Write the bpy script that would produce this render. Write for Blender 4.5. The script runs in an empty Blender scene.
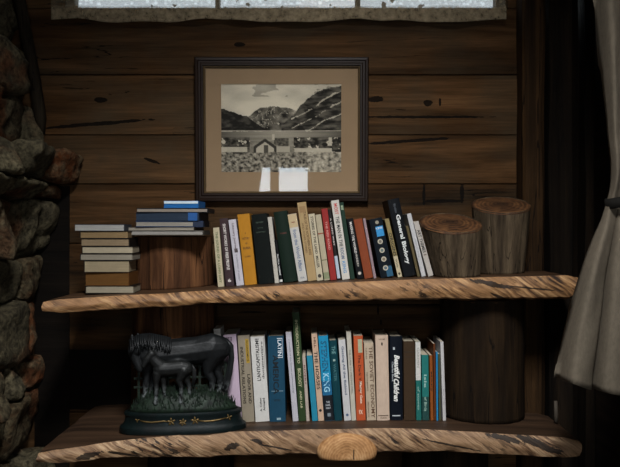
import bpy, bmesh, math, random
import numpy as np
from mathutils import Vector, Matrix, noise

# ------------------------------------------------------------------ camera, world, light, exposure
SC = bpy.context.scene
COL = SC.collection
F, EX, EZ, HY = 775.0, 310.0, 1.45, 228.0        # focal length in pixels, eye height, horizon row
cam_d = bpy.data.cameras.new('camera')
cam = bpy.data.objects.new('camera', cam_d)
COL.objects.link(cam)
cam_d.sensor_width = 36.0
cam_d.lens = 36.0 * F / 620.0
cam_d.shift_y = (HY - 233.5) / 620.0
cam_d.clip_start = 0.02
cam.location = (0, 0, EZ)
cam.rotation_euler = (math.pi / 2, 0, 0)
SC.camera = cam

w = bpy.data.worlds.new('overcast_sky')
SC.world = w
w.use_nodes = True
w.node_tree.nodes['Background'].inputs[0].default_value = (0.72, 0.82, 0.88, 1)
w.node_tree.nodes['Background'].inputs[1].default_value = 1.1

def window_light(name, loc, rot, sx, sy, radiance, color=(0.93, 0.97, 1.0)):
    l = bpy.data.lights.new(name, 'AREA')
    l.shape = 'RECTANGLE'; l.size = sx; l.size_y = sy
    l.energy = radiance * sx * sy * math.pi
    l.color = color
    o = bpy.data.objects.new(name, l); COL.objects.link(o)
    o.location = loc; o.rotation_euler = rot
    return o

YR = -1.0                                        # the wall behind the camera
REAR_TOP, REAR_BOT = 1.625, 0.80
# daylight coming through the openings of the room; the rear right one is added fill
window_light('daylight_rear', (-0.46, YR - 0.06, (REAR_TOP + REAR_BOT) / 2), (math.pi / 2, 0, 0), 0.90, REAR_TOP - REAR_BOT, 8.0, (0.82, 0.92, 1.0))
window_light('fill_rear_right', (0.72, YR - 0.06, 1.75), (math.pi / 2, 0, 0), 0.50, 1.2, 6)  # added fill lamp, set in a made-up opening of the rear wall
SKX0, SKX1, SKY0, SKY1 = -0.08, 0.33, -0.10, 0.80     # roof light above the camera, at the foot of a slanted shaft added to narrow the light
PNX0, PNX1, PNY0, PNY1, PNZ = -0.15, 0.50, -0.78, 0.40, 3.50
window_light('daylight_roof', ((PNX0 + PNX1) / 2, (PNY0 + PNY1) / 2, PNZ + 0.03), (0, 0, 0), PNX1 - PNX0, PNY1 - PNY0, 150, (0.98, 0.99, 1.0))

vs = SC.view_settings
SC.display_settings.display_device = 'sRGB'
vs.view_transform = 'Standard'
vs.look = 'None'
vs.gamma = 1.0
vs.use_curve_mapping = False
vs.exposure = 0.0

random.seed(7)
def P(px, py, d):
    return Vector(((px - EX) * d / F, d, EZ - (py - HY) * d / F))
def X(px, d): return (px - EX) * d / F
def Z(py, d): return EZ - (py - HY) * d / F

# ------------------------------------------------------------------ helpers
def lin(h):
    h = h.lstrip('#')
    o = []
    for i in (0, 2, 4):
        c = int(h[i:i + 2], 16) / 255
        o.append(c / 12.92 if c <= 0.04045 else ((c + 0.055) / 1.055) ** 2.4)
    return tuple(o) + (1.0,)

def new_obj(name, me, mats=None, parent=None, smooth=False):
    o = bpy.data.objects.new(name, me)
    COL.objects.link(o)
    if mats is not None:
        for m in (mats if isinstance(mats, (list, tuple)) else [mats]):
            me.materials.append(m)
    if smooth:
        for p in me.polygons: p.use_smooth = True
    if parent: o.parent = parent
    return o

def from_bm(name, bm, mats=None, parent=None, smooth=False):
    bmesh.ops.recalc_face_normals(bm, faces=bm.faces)
    me = bpy.data.meshes.new(name)
    bm.to_mesh(me); bm.free()
    return new_obj(name, me, mats, parent, smooth)

def from_py(name, vs_, fs, mats=None, parent=None, smooth=False, recalc=True):
    me = bpy.data.meshes.new(name)
    me.from_pydata([tuple(v) for v in vs_], [], fs)
    if recalc:
        bm = bmesh.new(); bm.from_mesh(me)
        bmesh.ops.recalc_face_normals(bm, faces=bm.faces)
        bm.to_mesh(me); bm.free()
    return new_obj(name, me, mats, parent, smooth)

def empty(name, loc, rot=(0, 0, 0)):
    o = bpy.data.objects.new(name, None); COL.objects.link(o)
    o.empty_display_size = 0.05
    o.location = loc; o.rotation_euler = rot
    return o

def tag(o, label, cat, group=None, kind=None):
    o['label'] = label; o['category'] = cat
    if group: o['group'] = group
    if kind: o['kind'] = kind
    return o

def struct(o, label=None, cat=None):
    o['kind'] = 'structure'
    if label: o['label'] = label
    if cat: o['category'] = cat
    return o

def bm_box(bm, x0, x1, y0, y1, z0, z1, bevel=0.0, mi=0):
    r = bmesh.ops.create_cube(bm, size=1.0)
    vv = r['verts']
    for v in vv:
        v.co = Vector(((x0 + x1) / 2 + v.co.x * (x1 - x0), (y0 + y1) / 2 + v.co.y * (y1 - y0), (z0 + z1) / 2 + v.co.z * (z1 - z0)))
    fs = list({f for v in vv for f in v.link_faces})
    for f in fs: f.material_index = mi
    if bevel > 0:
        es = list({e for v in vv for e in v.link_edges})
        bmesh.ops.bevel(bm, geom=es, offset=bevel, segments=2, affect='EDGES', profile=0.6)
    return vv

def box(name, x0, x1, y0, y1, z0, z1, mat, parent=None, bevel=0.0):
    bm = bmesh.new()
    bm_box(bm, x0, x1, y0, y1, z0, z1, bevel)
    return from_bm(name, bm, mat, parent)

# ---- node materials
class NT:
    def __init__(self, name):
        self.m = bpy.data.materials.new(name)
        self.m.use_nodes = True
        self.t = self.m.node_tree
        self.bsdf = self.t.nodes['Principled BSDF']
        self.out = self.t.nodes['Material Output']
    def n(self, typ, **kw):
        nd = self.t.nodes.new(typ)
        ins = kw.pop('ins', {})
        for k, v in kw.items(): setattr(nd, k, v)
        for k, v in ins.items():
            if hasattr(v, 'is_output'): self.t.links.new(v, nd.inputs[k])
            else: nd.inputs[k].default_value = v
        return nd
    def link(self, a, b): self.t.links.new(a, b)
    def coord(self, which='Object'): return self.n('ShaderNodeTexCoord').outputs[which]
    def mapping(self, vec, scale=(1, 1, 1), rot=(0, 0, 0), loc=(0, 0, 0)):
        return self.n('ShaderNodeMapping', ins={'Vector': vec, 'Scale': scale, 'Rotation': rot, 'Location': loc}).outputs[0]
    def noise(self, vec, scale=1.0, detail=6, rough=0.6, dist=0.0):
        return self.n('ShaderNodeTexNoise', ins={'Vector': vec, 'Scale': scale, 'Detail': detail, 'Roughness': rough, 'Distortion': dist}).outputs['Fac']
    def ramp(self, fac, stops, interp='LINEAR'):
        r = self.n('ShaderNodeValToRGB', ins={'Fac': fac})
        cr = r.color_ramp; cr.interpolation = interp
        while len(cr.elements) < len(stops): cr.elements.new(0.5)
        for e, (p, c) in zip(cr.elements, stops):
            e.position = p
            e.color = lin(c) if isinstance(c, str) else ((c, c, c, 1) if isinstance(c, (int, float)) else c)
        return r.outputs['Color']
    def math(self, op, a, b=0.0, c=0.0, clamp=False):
        nd = self.n('ShaderNodeMath', operation=op, use_clamp=clamp)
        for i, v in enumerate((a, b, c)):
            if hasattr(v, 'is_output'): self.link(v, nd.inputs[i])
            else: nd.inputs[i].default_value = v
        return nd.outputs[0]
    def mix(self, fac, a, b, mode='MIX'):
        nd = self.n('ShaderNodeMix', data_type='RGBA', blend_type=mode)
        for k, v in ((0, fac), (6, a), (7, b)):
            if hasattr(v, 'is_output'): self.link(v, nd.inputs[k])
            else: nd.inputs[k].default_value = lin(v) if isinstance(v, str) else v
        return nd.outputs[2]
    def vmath(self, op, a, b=(0, 0, 0)):
        nd = self.n('ShaderNodeVectorMath', operation=op)
        for i, v in enumerate((a, b)):
            if hasattr(v, 'is_output'): self.link(v, nd.inputs[i])
            else: nd.inputs[i].default_value = v
        return nd.outputs['Value'] if op in ('LENGTH', 'DISTANCE', 'DOT_PRODUCT') else nd.outputs[0]
    def bump(self, h, strength=0.3, dist=0.01):
        b = self.n('ShaderNodeBump', ins={'Height': h, 'Strength': strength, 'Distance': dist})
        self.link(b.outputs[0], self.bsdf.inputs['Normal'])
    def spot(self, co, c, size, ang=0.0, warp=None):
        """1 inside an ellipse lying in x-z, 0 outside: a dark knot or crack in the timber"""
        v = self.mapping(self.vmath('SUBTRACT', co, (c[0], 0, c[2])), rot=(0, ang, 0))
        v = self.vmath('MULTIPLY', v, (1 / size[0], 0.0, 1 / size[1]))
        l = self.vmath('LENGTH', v)
        if warp is not None: l = self.math('ADD', l, warp)
        return self.math('LESS_THAN', l, 1.0)
    def base(self, col, rough=0.7, spec=0.3):
        b = self.bsdf
        if hasattr(col, 'is_output'): self.link(col, b.inputs['Base Color'])
        else: b.inputs['Base Color'].default_value = lin(col) if isinstance(col, str) else col
        if hasattr(rough, 'is_output'): self.link(rough, b.inputs['Roughness'])
        else: b.inputs['Roughness'].default_value = rough
        b.inputs['Specular IOR Level'].default_value = spec
        return self.m

def m_planks(name, dark, mid, light, grey, spots=()):
    t = NT(name)
    co = t.coord()
    at = t.n('ShaderNodeAttribute', attribute_name='plank').outputs['Fac']
    off = t.n('ShaderNodeCombineXYZ', ins={'X': t.math('MULTIPLY', at, 37.0), 'Y': t.math('MULTIPLY', at, 11.0), 'Z': t.math('MULTIPLY', at, 23.0)}).outputs[0]
    v = t.vmath('ADD', co, off)
    n1 = t.noise(t.mapping(v, (1.1, 1.1, 15)), 1.0, 8, 0.62, 0.5)
    n2 = t.noise(t.mapping(v, (2.5, 2.5, 3.2)), 1.3, 5, 0.6)
    n3 = t.noise(t.mapping(v, (5, 5, 190)), 1.0, 4, 0.7)
    c = t.ramp(n1, [(0.30, dark), (0.48, mid), (0.66, light)])
    c = t.mix(t.ramp(n2, [(0.42, 0.0), (0.68, 0.75)]), c, grey)
    c = t.mix(0.55, c, t.ramp(n3, [(0.25, 0.25), (0.65, 1.0)]), 'MULTIPLY')
    tint = t.math('MULTIPLY_ADD', t.math('FRACT', t.math('MULTIPLY', at, 7.31)), 0.5, 0.72)
    c = t.mix(1.0, c, t.n('ShaderNodeCombineXYZ', ins={'X': tint, 'Y': tint, 'Z': tint}).outputs[0], 'MULTIPLY')
    # long drying cracks
    n4 = t.noise(t.mapping(v, (0.8, 0.8, 14)), 1.0, 5, 0.5, 0.3)
    ck = t.math('LESS_THAN', t.math('ABSOLUTE', t.math('SUBTRACT', n4, 0.5)), 0.0032)
    mk = t.math('GREATER_THAN', t.noise(t.mapping(v, (2.1, 2.1, 4), loc=(3, 1, 5)), 1.0, 2), 0.55)
    k = t.math('MULTIPLY', ck, mk)
    wp = t.math('MULTIPLY', t.math('SUBTRACT', t.noise(t.mapping(co, (30, 30, 60)), 1.0, 4), 0.5), 1.6)
    for s in spots:
        k = t.math('MAXIMUM', k, t.spot(co, *s, warp=wp))
    c = t.mix(t.math('MULTIPLY', k, 0.9), c, '#0a0705')
    t.base(c, 0.8, 0.10)
    h = t.math('SUBTRACT', t.math('MULTIPLY_ADD', n3, 0.35, n1), t.math('MULTIPLY', k, 0.6))
    t.bump(h, 0.55, 0.006)
    return t.m

def m_bark(name, dark, mid, light, zs=1.6, spots=()):
    t = NT(name)
    co = t.coord()
    n1 = t.noise(t.mapping(co, (26, 26, zs)), 1.0, 8, 0.65, 0.4)
    n2 = t.noise(t.mapping(co, (7, 7, 3)), 1.0, 5, 0.6)
    n3 = t.noise(t.mapping(co, (110, 110, 7)), 1.0, 4, 0.7)
    c = t.ramp(n1, [(0.28, dark), (0.5, mid), (0.72, light)])
    c = t.mix(0.7, c, t.ramp(n2, [(0.3, 0.35), (0.65, 1.0)]), 'MULTIPLY')
    c = t.mix(0.5, c, t.ramp(n3, [(0.3, 0.3), (0.6, 1.0)]), 'MULTIPLY')
    ck = t.math('LESS_THAN', t.math('ABSOLUTE', t.math('SUBTRACT', t.noise(t.mapping(co, (20, 20, 1.0)), 1.0, 3, 0.5), 0.5)), 0.005)
    c = t.mix(t.math('MULTIPLY', ck, 0.8), c, '#080605')
    t.base(c, 0.82, 0.1)
    t.bump(t.math('MULTIPLY_ADD', n3, 0.4, n1), 0.7, 0.008)
    return t.m

def m_rings(name, dark, mid, light, period=0.010, crack=True, axis='Z', centre=(0, 0, 0), amp=0.16):
    t = NT(name)
    co = t.vmath('SUBTRACT', t.coord(), centre)
    flat = t.vmath('MULTIPLY', co, (1, 1, 0) if axis == 'Z' else (1, 0, 1))
    d = t.vmath('LENGTH', flat)
    wn = t.noise(co, 14.0, 4, 0.6)
    dd = t.math('ADD', d, t.math('MULTIPLY', wn, 0.03))
    s = t.math('SINE', t.math('MULTIPLY', dd, 2 * math.pi / period))
    g = t.math('MULTIPLY_ADD', s, amp, t.noise(co, 30.0, 6, 0.65))
    c = t.ramp(g, [(0.22, dark), (0.5, mid), (0.8, light)])
    if crack:
        c = t.mix(t.ramp(d, [(0.012, 0.75), (0.05, 0.0)]), c, dark)
    t.base(c, 0.7, 0.25)
    t.bump(g, 0.3, 0.003)
    return t.m

def m_slab_edge(name, dark, mid, light, pale, spots=()):
    """sawn live edge with dark diagonal figure"""
    t = NT(name)
    co = t.coord()
    wv = t.noise(co, 5.0, 3, 0.5)
    rot = t.mapping(co, rot=(0, math.radians(-33), 0))
    rot = t.vmath('ADD', rot, t.n('ShaderNodeCombineXYZ', ins={'Z': t.math('MULTIPLY', wv, 0.05)}).outputs[0])
    n1 = t.noise(t.mapping(rot, (9, 3, 90)), 1.0, 7, 0.68, 0.3)
    n2 = t.noise(t.mapping(rot, (16, 5, 190)), 1.0, 4, 0.7)
    n3 = t.noise(t.mapping(co, (4.0, 2, 7)), 1.0, 4, 0.6)
    c = t.ramp(n1, [(0.37, dark), (0.45, mid), (0.54, light), (0.68, pale)])
    c = t.mix(0.6, c, t.ramp(n2, [(0.34, 0.25), (0.52, 1.0)]), 'MULTIPLY')
    c = t.mix(t.ramp(n3, [(0.40, 0.85), (0.56, 0.0)]), c, t.mix(t.noise(t.mapping(co, (12, 4, 30)), 1.0, 6, 0.7), lin(mid), lin(light)))
    n5 = t.noise(t.mapping(rot, (20, 6, 75), loc=(4, 4, 4)), 1.0, 5, 0.65)
    msk = t.ramp(t.noise(t.mapping(co, (6, 2, 9), loc=(9, 2, 4)), 1.0, 3), [(0.50, 0.0), (0.62, 1.0)])
    k = t.math('MULTIPLY', t.math('LESS_THAN', n5, 0.45), msk)
    wp = t.math('MULTIPLY', t.math('SUBTRACT', t.noise(t.mapping(rot, (30, 10, 120)), 1.0, 4), 0.5), 2.2)
    for s in spots:
        k = t.math('MAXIMUM', k, t.spot(co, *s, warp=wp))
    c = t.mix(t.math('MULTIPLY', k, 0.9), c, '#100b08')
    t.base(c, 0.6, 0.3)
    t.bump(t.math('SUBTRACT', t.math('MULTIPLY_ADD', n2, 0.4, n1), t.math('MULTIPLY', k, 0.5)), 0.6, 0.005)
    return t.m

def m_slab_top(name, dark, mid, light):
    t = NT(name)
    co = t.coord()
    n1 = t.noise(t.mapping(co, (1.6, 22, 6)), 1.0, 7, 0.6, 0.6)
    n2 = t.noise(t.mapping(co, (5, 160, 20)), 1.0, 4, 0.7)
    c = t.ramp(n1, [(0.3, dark), (0.5, mid), (0.72, light)])
    c = t.mix(0.4, c, t.ramp(n2, [(0.3, 0.4), (0.6, 1.0)]), 'MULTIPLY')
    t.base(c, 0.55, 0.3)
    t.bump(n1, 0.3, 0.004)
    return t.m

def m_plain(name, col, rough=0.6, spec=0.3, metal=0.0, vary=0.25, scale=40.0, stretch=(1, 1, 1), bump=0.0):
    t = NT(name)
    n = t.noise(t.mapping(t.coord(), stretch), scale, 5, 0.65)
    c = t.mix(vary, lin(col), t.ramp(n, [(0.25, 0.35), (0.7, 1.0)]), 'MULTIPLY')
    t.base(c, rough, spec)
    t.bsdf.inputs['Metallic'].default_value = metal
    if bump: t.bump(n, bump, 0.003)
    return t.m

_cov = {}
def m_cover(hexcol, rough=0.5):
    k = (hexcol, rough)
    if k not in _cov:
        t = NT('cover_' + hexcol.strip('#'))
        co = t.coord()
        n = t.noise(co, 28.0, 6, 0.7)
        e = t.noise(t.mapping(co, (140, 140, 25)), 1.0, 4, 0.7)
        c = t.mix(0.22, lin(hexcol), t.ramp(n, [(0.3, 0.3), (0.65, 1.0)]), 'MULTIPLY')
        c = t.mix(t.math('MULTIPLY', t.math('GREATER_THAN', e, 0.68), 0.07), c, '#8a8072')
        t.base(c, rough, 0.1)
        _cov[k] = t.m
    return _cov[k]
def m_ink(hexcol):
    k = ('ink', hexcol)
    if k not in _cov:
        t = NT('ink_' + hexcol.strip('#'))
        n = t.noise(t.coord(), 220.0, 3, 0.6)
        c = t.mix(0.25, lin(hexcol), t.ramp(n, [(0.3, 0.4), (0.6, 1.0)]), 'MULTIPLY')
        _cov[k] = t.base(c, 0.55, 0.3)
    return _cov[k]
def m_pages(hexcol):
    k = ('pages', hexcol)
    if k not in _cov:
        t = NT('pages_' + hexcol.strip('#'))
        co = t.coord()
        n = t.noise(t.mapping(co, (6, 6, 900)), 1.0, 3, 0.7)
        b = t.noise(co, 22.0, 4, 0.6)
        c = t.mix(0.45, lin(hexcol), t.ramp(n, [(0.3, 0.4), (0.62, 1.0)]), 'MULTIPLY')
        c = t.mix(0.25, c, t.ramp(b, [(0.35, 0.4), (0.65, 1.0)]), 'MULTIPLY')
        t.base(c, 0.85, 0.15)
        t.bump(n, 0.3, 0.001)
        _cov[k] = t.m
    return _cov[k]

# ------------------------------------------------------------------ the room
YB = 2.78
M_WALL = m_planks('old_wall_planks', '#1c130a', '#4a321b', '#6e4e30', '#4a3d2c', spots=[
    ((X(375, YB), 0, Z(99, YB)), (0.030, 0.012)),
    ((X(428, YB), 0, Z(103, YB)), (0.016, 0.011)), ((X(440, YB), 0, Z(103, YB)), (0.005, 0.014)),
    ((X(420, YB), 0, Z(117, YB)), (0.24, 0.005)), ((X(100, YB), 0, Z(100, YB)), (0.025, 0.009)),
    ((X(95, YB), 0, Z(124, YB)), (0.19, 0.007), 0.08), ((X(152, YB), 0, Z(161, YB)), (0.028, 0.006), -0.3),
    ((X(424, YB), 0, Z(194, YB)), (0.006, 0.04)), ((X(444, YB), 0, Z(201, YB)), (0.08, 0.006)), ((X(462, YB), 0, Z(194, YB)), (0.007, 0.035)),
    ((X(410, YB), 0, Z(141, YB)), (0.17, 0.006), 0.07), ((X(240, YB), 0, Z(45, YB)), (0.02, 0.008)),
    ((X(250, YB), 0, Z(312, YB)), (0.05, 0.003)), ((X(378, YB), 0, Z(310, YB)), (0.004, 0.02)), ((X(381, YB), 0, Z(322, YB)), (0.005, 0.01))])
M_SIDE = m_planks('side_wall_planks', '#1c1510', '#33271e', '#443529', '#2e2925')
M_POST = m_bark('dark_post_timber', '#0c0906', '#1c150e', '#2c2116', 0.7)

def plank_wall(name, x0, x1, seams, y0, y1, mat, hole=None):
    """boards stacked with open seams, all one wall; hole = (x0, x1, z0) cut from the board tops"""
    bm = bmesh.new()
    lay = bm.faces.layers.float.new('plank')
    for i in range(len(seams) - 1):
        za, zb = seams[i] + 0.0016, seams[i + 1] - 0.0016
        spans = [(x0, x1)]
        if hole and za > hole[2] - 0.02: spans = [(x0, hole[0]), (hole[1], x1)]
        for s in spans:
            before = set(bm.faces)
            dy = random.uniform(-0.004, 0.003)
            bm_box(bm, s[0], s[1], y0 + dy, y1, za, zb, 0.003)
            for f in bm.faces:
                if f not in before: f[lay] = (i * 0.173 + 0.11) % 1.0
    return from_bm(name, bm, mat)

WX0, WX1, WZ0, WZ1 = X(62, YB), X(508, YB), 2.236, 2.85          # the window above the shelves
seams = [0.0, 0.2, 0.4, 0.585, 0.79, 0.985, 1.175, 1.395, Z(184, YB), Z(135, YB), Z(75, YB), WZ0, 2.45, 2.66, 2.85, 3.02]
wb = struct(plank_wall('wall_back', -1.25, 0.80, seams, YB, YB + 0.10, M_WALL, None), 'back wall of old dark horizontal planks', 'wall')
# cut the opening for the window out of the boards above the sill
bm = bmesh.new(); bm.from_mesh(wb.data)
lay = bm.faces.layers.float.get('plank')
kill = [v for v in bm.verts if v.co.z > WZ0 + 0.0005 and v.co.z < WZ1 + 0.01]
bmesh.ops.delete(bm, geom=kill, context='VERTS')
for (a, b) in ((-1.25, WX0), (WX1, 0.80)):
    for i, (za, zb) in enumerate(((WZ0, 2.45), (2.45, 2.66), (2.66, 2.85))):
        before = set(bm.faces)
        bm_box(bm, a, b, YB, YB + 0.10, za + 0.0016, zb - 0.0016, 0.003)
        for f in bm.faces:
            if f not in before: f[lay] = (i * 0.21 + 0.5) % 1.0
bm.to_mesh(wb.data); bm.free()
struct(box('trim_1', -1.3, 1.2, YB + 0.101, YB + 0.13, -0.02, WZ0 - 0.004, M_SIDE), 'dark backing behind the planks', 'wall')
struct(box('floor', -2.3, 1.3, YR - 0.1, YB + 0.13, -0.08, -0.021, m_slab_top('floor_boards', '#1c130d', '#33241a', '#473426')), 'dark board floor', 'floor')
def ceiling():
    bm = bmesh.new()
    for b in ((-2.3, SKX0, YR - .1, YB + .13), (SKX1, 1.3, YR - .1, YB + .13), (SKX0, SKX1, YR - .1, SKY0), (SKX0, SKX1, SKY1, YB + .13)):
        bm_box(bm, *b, 3.021, 3.08)
    struct(from_bm('ceiling', bm, m_slab_top('ceiling_boards', '#1c130d', '#33241a', '#473426')), 'dark board ceiling with a roof light', 'ceiling')
ceiling()

XR = 1.02
M_REAR = m_planks('rear_planks', '#241a13', '#3f2f23', '#523f2f', '#3a322b')
def holed(name, axis, at0, at1, span, holes, mat):
    """wall built round rectangular openings; holes = (a0, a1, z0, z1) along the wall"""
    bm = bmesh.new()
    def b(a0, a1, z0, z1):
        if a1 - a0 < 1e-4 or z1 - z0 < 1e-4: return
        if axis == 'x': bm_box(bm, a0, a1, at0, at1, z0, z1)
        else: bm_box(bm, at0, at1, a0, a1, z0, z1)
    hs = sorted(holes); a = span[0]
    for h in hs:
        b(a, h[0], -0.02, 3.02); b(h[0], h[1], -0.02, h[2]); b(h[0], h[1], h[3], 3.02); a = h[1]
    b(a, span[1], -0.02, 3.02)
    return from_bm(name, bm, mat)
struct(holed('wall_rear', 'x', YR - 0.10, YR, (-2.3, 1.3), [(-0.91, -0.01, REAR_BOT, REAR_TOP), (0.47, 0.97, 1.15, 2.35)], M_REAR), 'wall behind the camera', 'wall')
struct(holed('wall_right', 'y', XR, XR + 0.10, (YR, YB + 0.10), [], M_SIDE), 'dark plank wall on the right', 'wall')

# ---- stone wall on the left: one wall of rough stones set in mortar
def stone_face(z):
    return float(np.interp(z, [0.0, 0.6, 0.95, 1.25, 1.36, 1.40, 1.58, 1.605, 1.72, 1.75, 1.95, 2.2, 3.0],
                              [-0.93, -0.91, -0.94, -0.925, -0.91, -0.885, -0.865, -0.845, -0.845, -0.935, -0.965, -1.03, -1.05]))
def stone_wall():
    rs = random.Random(11)
    bm = bmesh.new()
    lay = bm.verts.layers.float.new('stone')
    bm_box(bm, -1.353, -1.075, 1.15, YB, -0.02, 3.0)                   # the mortar core
    for v in bm.verts: v[lay] = -1.0
    def stone(y0, y1, z0, z1, xf, depth=0.22, tone=None):
        r = bmesh.ops.create_icosphere(bm, subdivisions=4 if (y1 > 2.2 and z0 < 2.4) else 2, radius=1.0)
        c = Vector((xf - depth / 2, (y0 + y1) / 2, (z0 + z1) / 2))
        hs = Vector((depth / 2, (y1 - y0) / 2, (z1 - z0) / 2))
        sd = rs.uniform(0, 100); tn = rs.random() if tone is None else tone
        k = Vector((rs.uniform(-.25, .25), rs.uniform(-.2, .2), rs.uniform(-.15, .15)))
        pw = rs.uniform(5.0, 12.0)
        for v in r['verts']:
            p = v.co.normalized()
            q = p / (abs(p.x) ** pw + abs(p.y) ** pw + abs(p.z) ** pw) ** (1 / pw)
            q = Vector((q.x + k.x * q.z + k.y * q.y, q.y + k.z * q.z, q.z))
            w_ = Vector((q.x * hs.x, q.y * hs.y, q.z * hs.z))
            n_ = noise.noise_vector((c + w_) * 9 + Vector((sd, 0, 0))) * 0.022 + noise.noise_vector((c + w_) * 26 + Vector((0, sd, 0))) * 0.012
            v.co = c + w_ + n_
            v.co.y = min(v.co.y, YB - 0.001)
            v[lay] = tn
    z = -0.04
    while z < 2.98:
        h = rs.uniform(0.10, 0.20)
        if 1.45 < z < 1.60: h = 1.605 - z
        elif 1.55 < z < 1.65: h = 0.115
        h = max(h, 0.06)
        y = 1.15 + rs.uniform(0, 0.1)
        while y < YB - 0.02:
            wd = rs.uniform(0.12, 0.26)
            y2 = min(y + wd, YB)
            if YB - y2 < 0.06: y2 = YB
            xf = stone_face(z + h / 2) - (0.0 if y2 > 2.3 else 0.03) + rs.uniform(-0.06, 0.0)
            tone = None
            if 1.58 < z < 1.66 and y2 > 2.45: xf, tone = (-0.825, 0.15) if y2 > 2.62 else (-0.85, 0.2)
            stone(y + 0.004, y2 - 0.004, z + 0.004, min(z + h, 3.0) - 0.004, xf, 0.26, tone)
            y = y2
        z += h
    o = from_bm('wall_left', bm, None, None, True)
    t = NT('rough_field_stone')
    co = t.coord()
    st = t.n('ShaderNodeAttribute', attribute_name='stone').outputs['Fac']
    n1 = t.noise(co, 16, 8, 0.68); n2 = t.noise(co, 60, 5, 0.7); n3 = t.noise(co, 5, 3, 0.5)
    c = t.ramp(t.math('FRACT', t.math('MULTIPLY', st, 5.7)), [(0.0, '#57503f'), (0.3, '#635c4c'), (0.5, '#4a4335'), (0.7, '#6a5038'), (0.88, '#7a4526'), (1.0, '#5a5343')])
    c = t.mix(t.ramp(n1, [(0.42, 0.0), (0.62, 0.8)]), c, '#8a8068')
    c = t.mix(t.ramp(n3, [(0.54, 0.0), (0.66, 0.7)]), c, '#7a4424')
    c = t.mix(0.85, c, t.ramp(n2, [(0.36, 0.15), (0.60, 1.0)]), 'MULTIPLY')
    c = t.mix(t.math('LESS_THAN', st, -0.2), c, '#4b443c')
    c = t.mix(1.0, c, (0.75, 0.73, 0.66, 1), 'MULTIPLY')
    t.base(c, 0.9, 0.15)
    t.bump(t.math('MULTIPLY_ADD', n2, 0.5, n1), 1.0, 0.02)
    o.data.materials.append(t.m)
    struct(o, 'rough stone wall of brown and rusty field stones', 'wall')
stone_wall()
struct(box('wall_left_rear', -2.3, -2.2, YR, 1.15, -0.02, 3.02, M_REAR), 'plank wall left of the camera', 'wall')
struct(box('wall_left_return', -2.3, -1.353, 1.15, 1.25, -0.02, 3.02, M_REAR), 'end of the stone chimney', 'wall')
struct(box('wall_left_core', -1.45, -1.355, 1.255, YB, -0.02, 3.02, M_REAR), 'core of the stone chimney', 'wall')

# ---- posts in the right corner
def timber(name, x0, x1, y0, y1, z0, z1, mat, seed=0, rnd=0.012, nseg=40):
    """vertical hewn timber with wavering edges"""
    prof = [(x0 + rnd, y0), (x1 - rnd, y0), (x1, y0 + rnd), (x1, y1), (x0, y1), (x0, y0 + rnd)]
    verts, faces = [], []
    k = len(prof)
    for j in range(nseg + 1):
        z = z0 + (z1 - z0) * j / nseg
        for i, (x, y) in enumerate(prof):
            verts.append((x + 0.006 * noise.noise(Vector((z * 3, i * 5.1, seed))), y + 0.005 * noise.noise(Vector((z * 4, i * 3.3, seed + 9))), z))
    for j in range(nseg):
        for i in range(k):
            faces.append((j * k + i, j * k + (i + 1) % k, (j + 1) * k + (i + 1) % k, (j + 1) * k + i))
    faces.append(tuple(range(k))); faces.append(tuple(range(nseg * k, nseg * k + k)))
    return from_py(name, verts, faces, mat)
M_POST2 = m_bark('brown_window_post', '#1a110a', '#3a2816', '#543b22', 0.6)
tag(timber('timber_post', X(522, 2.7), X(545, 2.7), 2.695, 2.772, -0.02, 3.0, M_POST2, 1), 'brown squared timber post at right edge of window and planks', 'post')
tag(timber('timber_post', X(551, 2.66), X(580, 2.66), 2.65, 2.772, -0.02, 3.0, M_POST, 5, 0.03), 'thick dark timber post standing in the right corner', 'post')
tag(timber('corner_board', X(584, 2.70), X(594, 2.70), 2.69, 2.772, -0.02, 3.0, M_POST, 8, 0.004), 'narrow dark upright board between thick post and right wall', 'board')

# slim debarked pole in the left corner
def tube(name, pts, radii, mat, parent=None, seg=14, wob=0.0, smooth=True):
    verts, faces = [], []
    n = len(pts)
    for j, p in enumerate(pts):
        p = Vector(p)
        a = Vector(pts[max(0, j - 1)]); b = Vector(pts[min(n - 1, j + 1)])
        t = (b - a).normalized()
        u = t.orthogonal().normalized() if j == 0 else (u - t * u.dot(t)).normalized()
        v = t.cross(u)
        for i in range(seg):
            an = 2 * math.pi * i / seg
            r = radii[j] * (1 + wob * noise.noise(Vector((i * 1.7, j * 0.6, 2.0))))
            verts.append(p + u * math.cos(an) * r + v * math.sin(an) * r)
    for j in range(n - 1):
        for i in range(seg):
            faces.append((j * seg + i, j * seg + (i + 1) % seg, (j + 1) * seg + (i + 1) % seg, (j + 1) * seg + i))
    faces.append(tuple(range(seg))); faces.append(tuple(range((n - 1) * seg, n * seg)))
    return from_py(name, verts, faces, mat, parent, smooth)
pp = [P(14, -80, 2.735), P(20, 0, 2.735), P(27, 40, 2.738), P(35, 80, 2.742), P(40, 118, 2.745), P(41, 134, 2.747)]
tag(tube('wooden_pole', pp, [0.02, 0.02, 0.021, 0.02, 0.02, 0.014], m_bark('grey_pole', '#1c1712', '#2e261c', '#40372a', 0.5), wob=0.25),
    'slim greyish wooden pole leaning in the corner beside the stone wall', 'pole')

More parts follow.
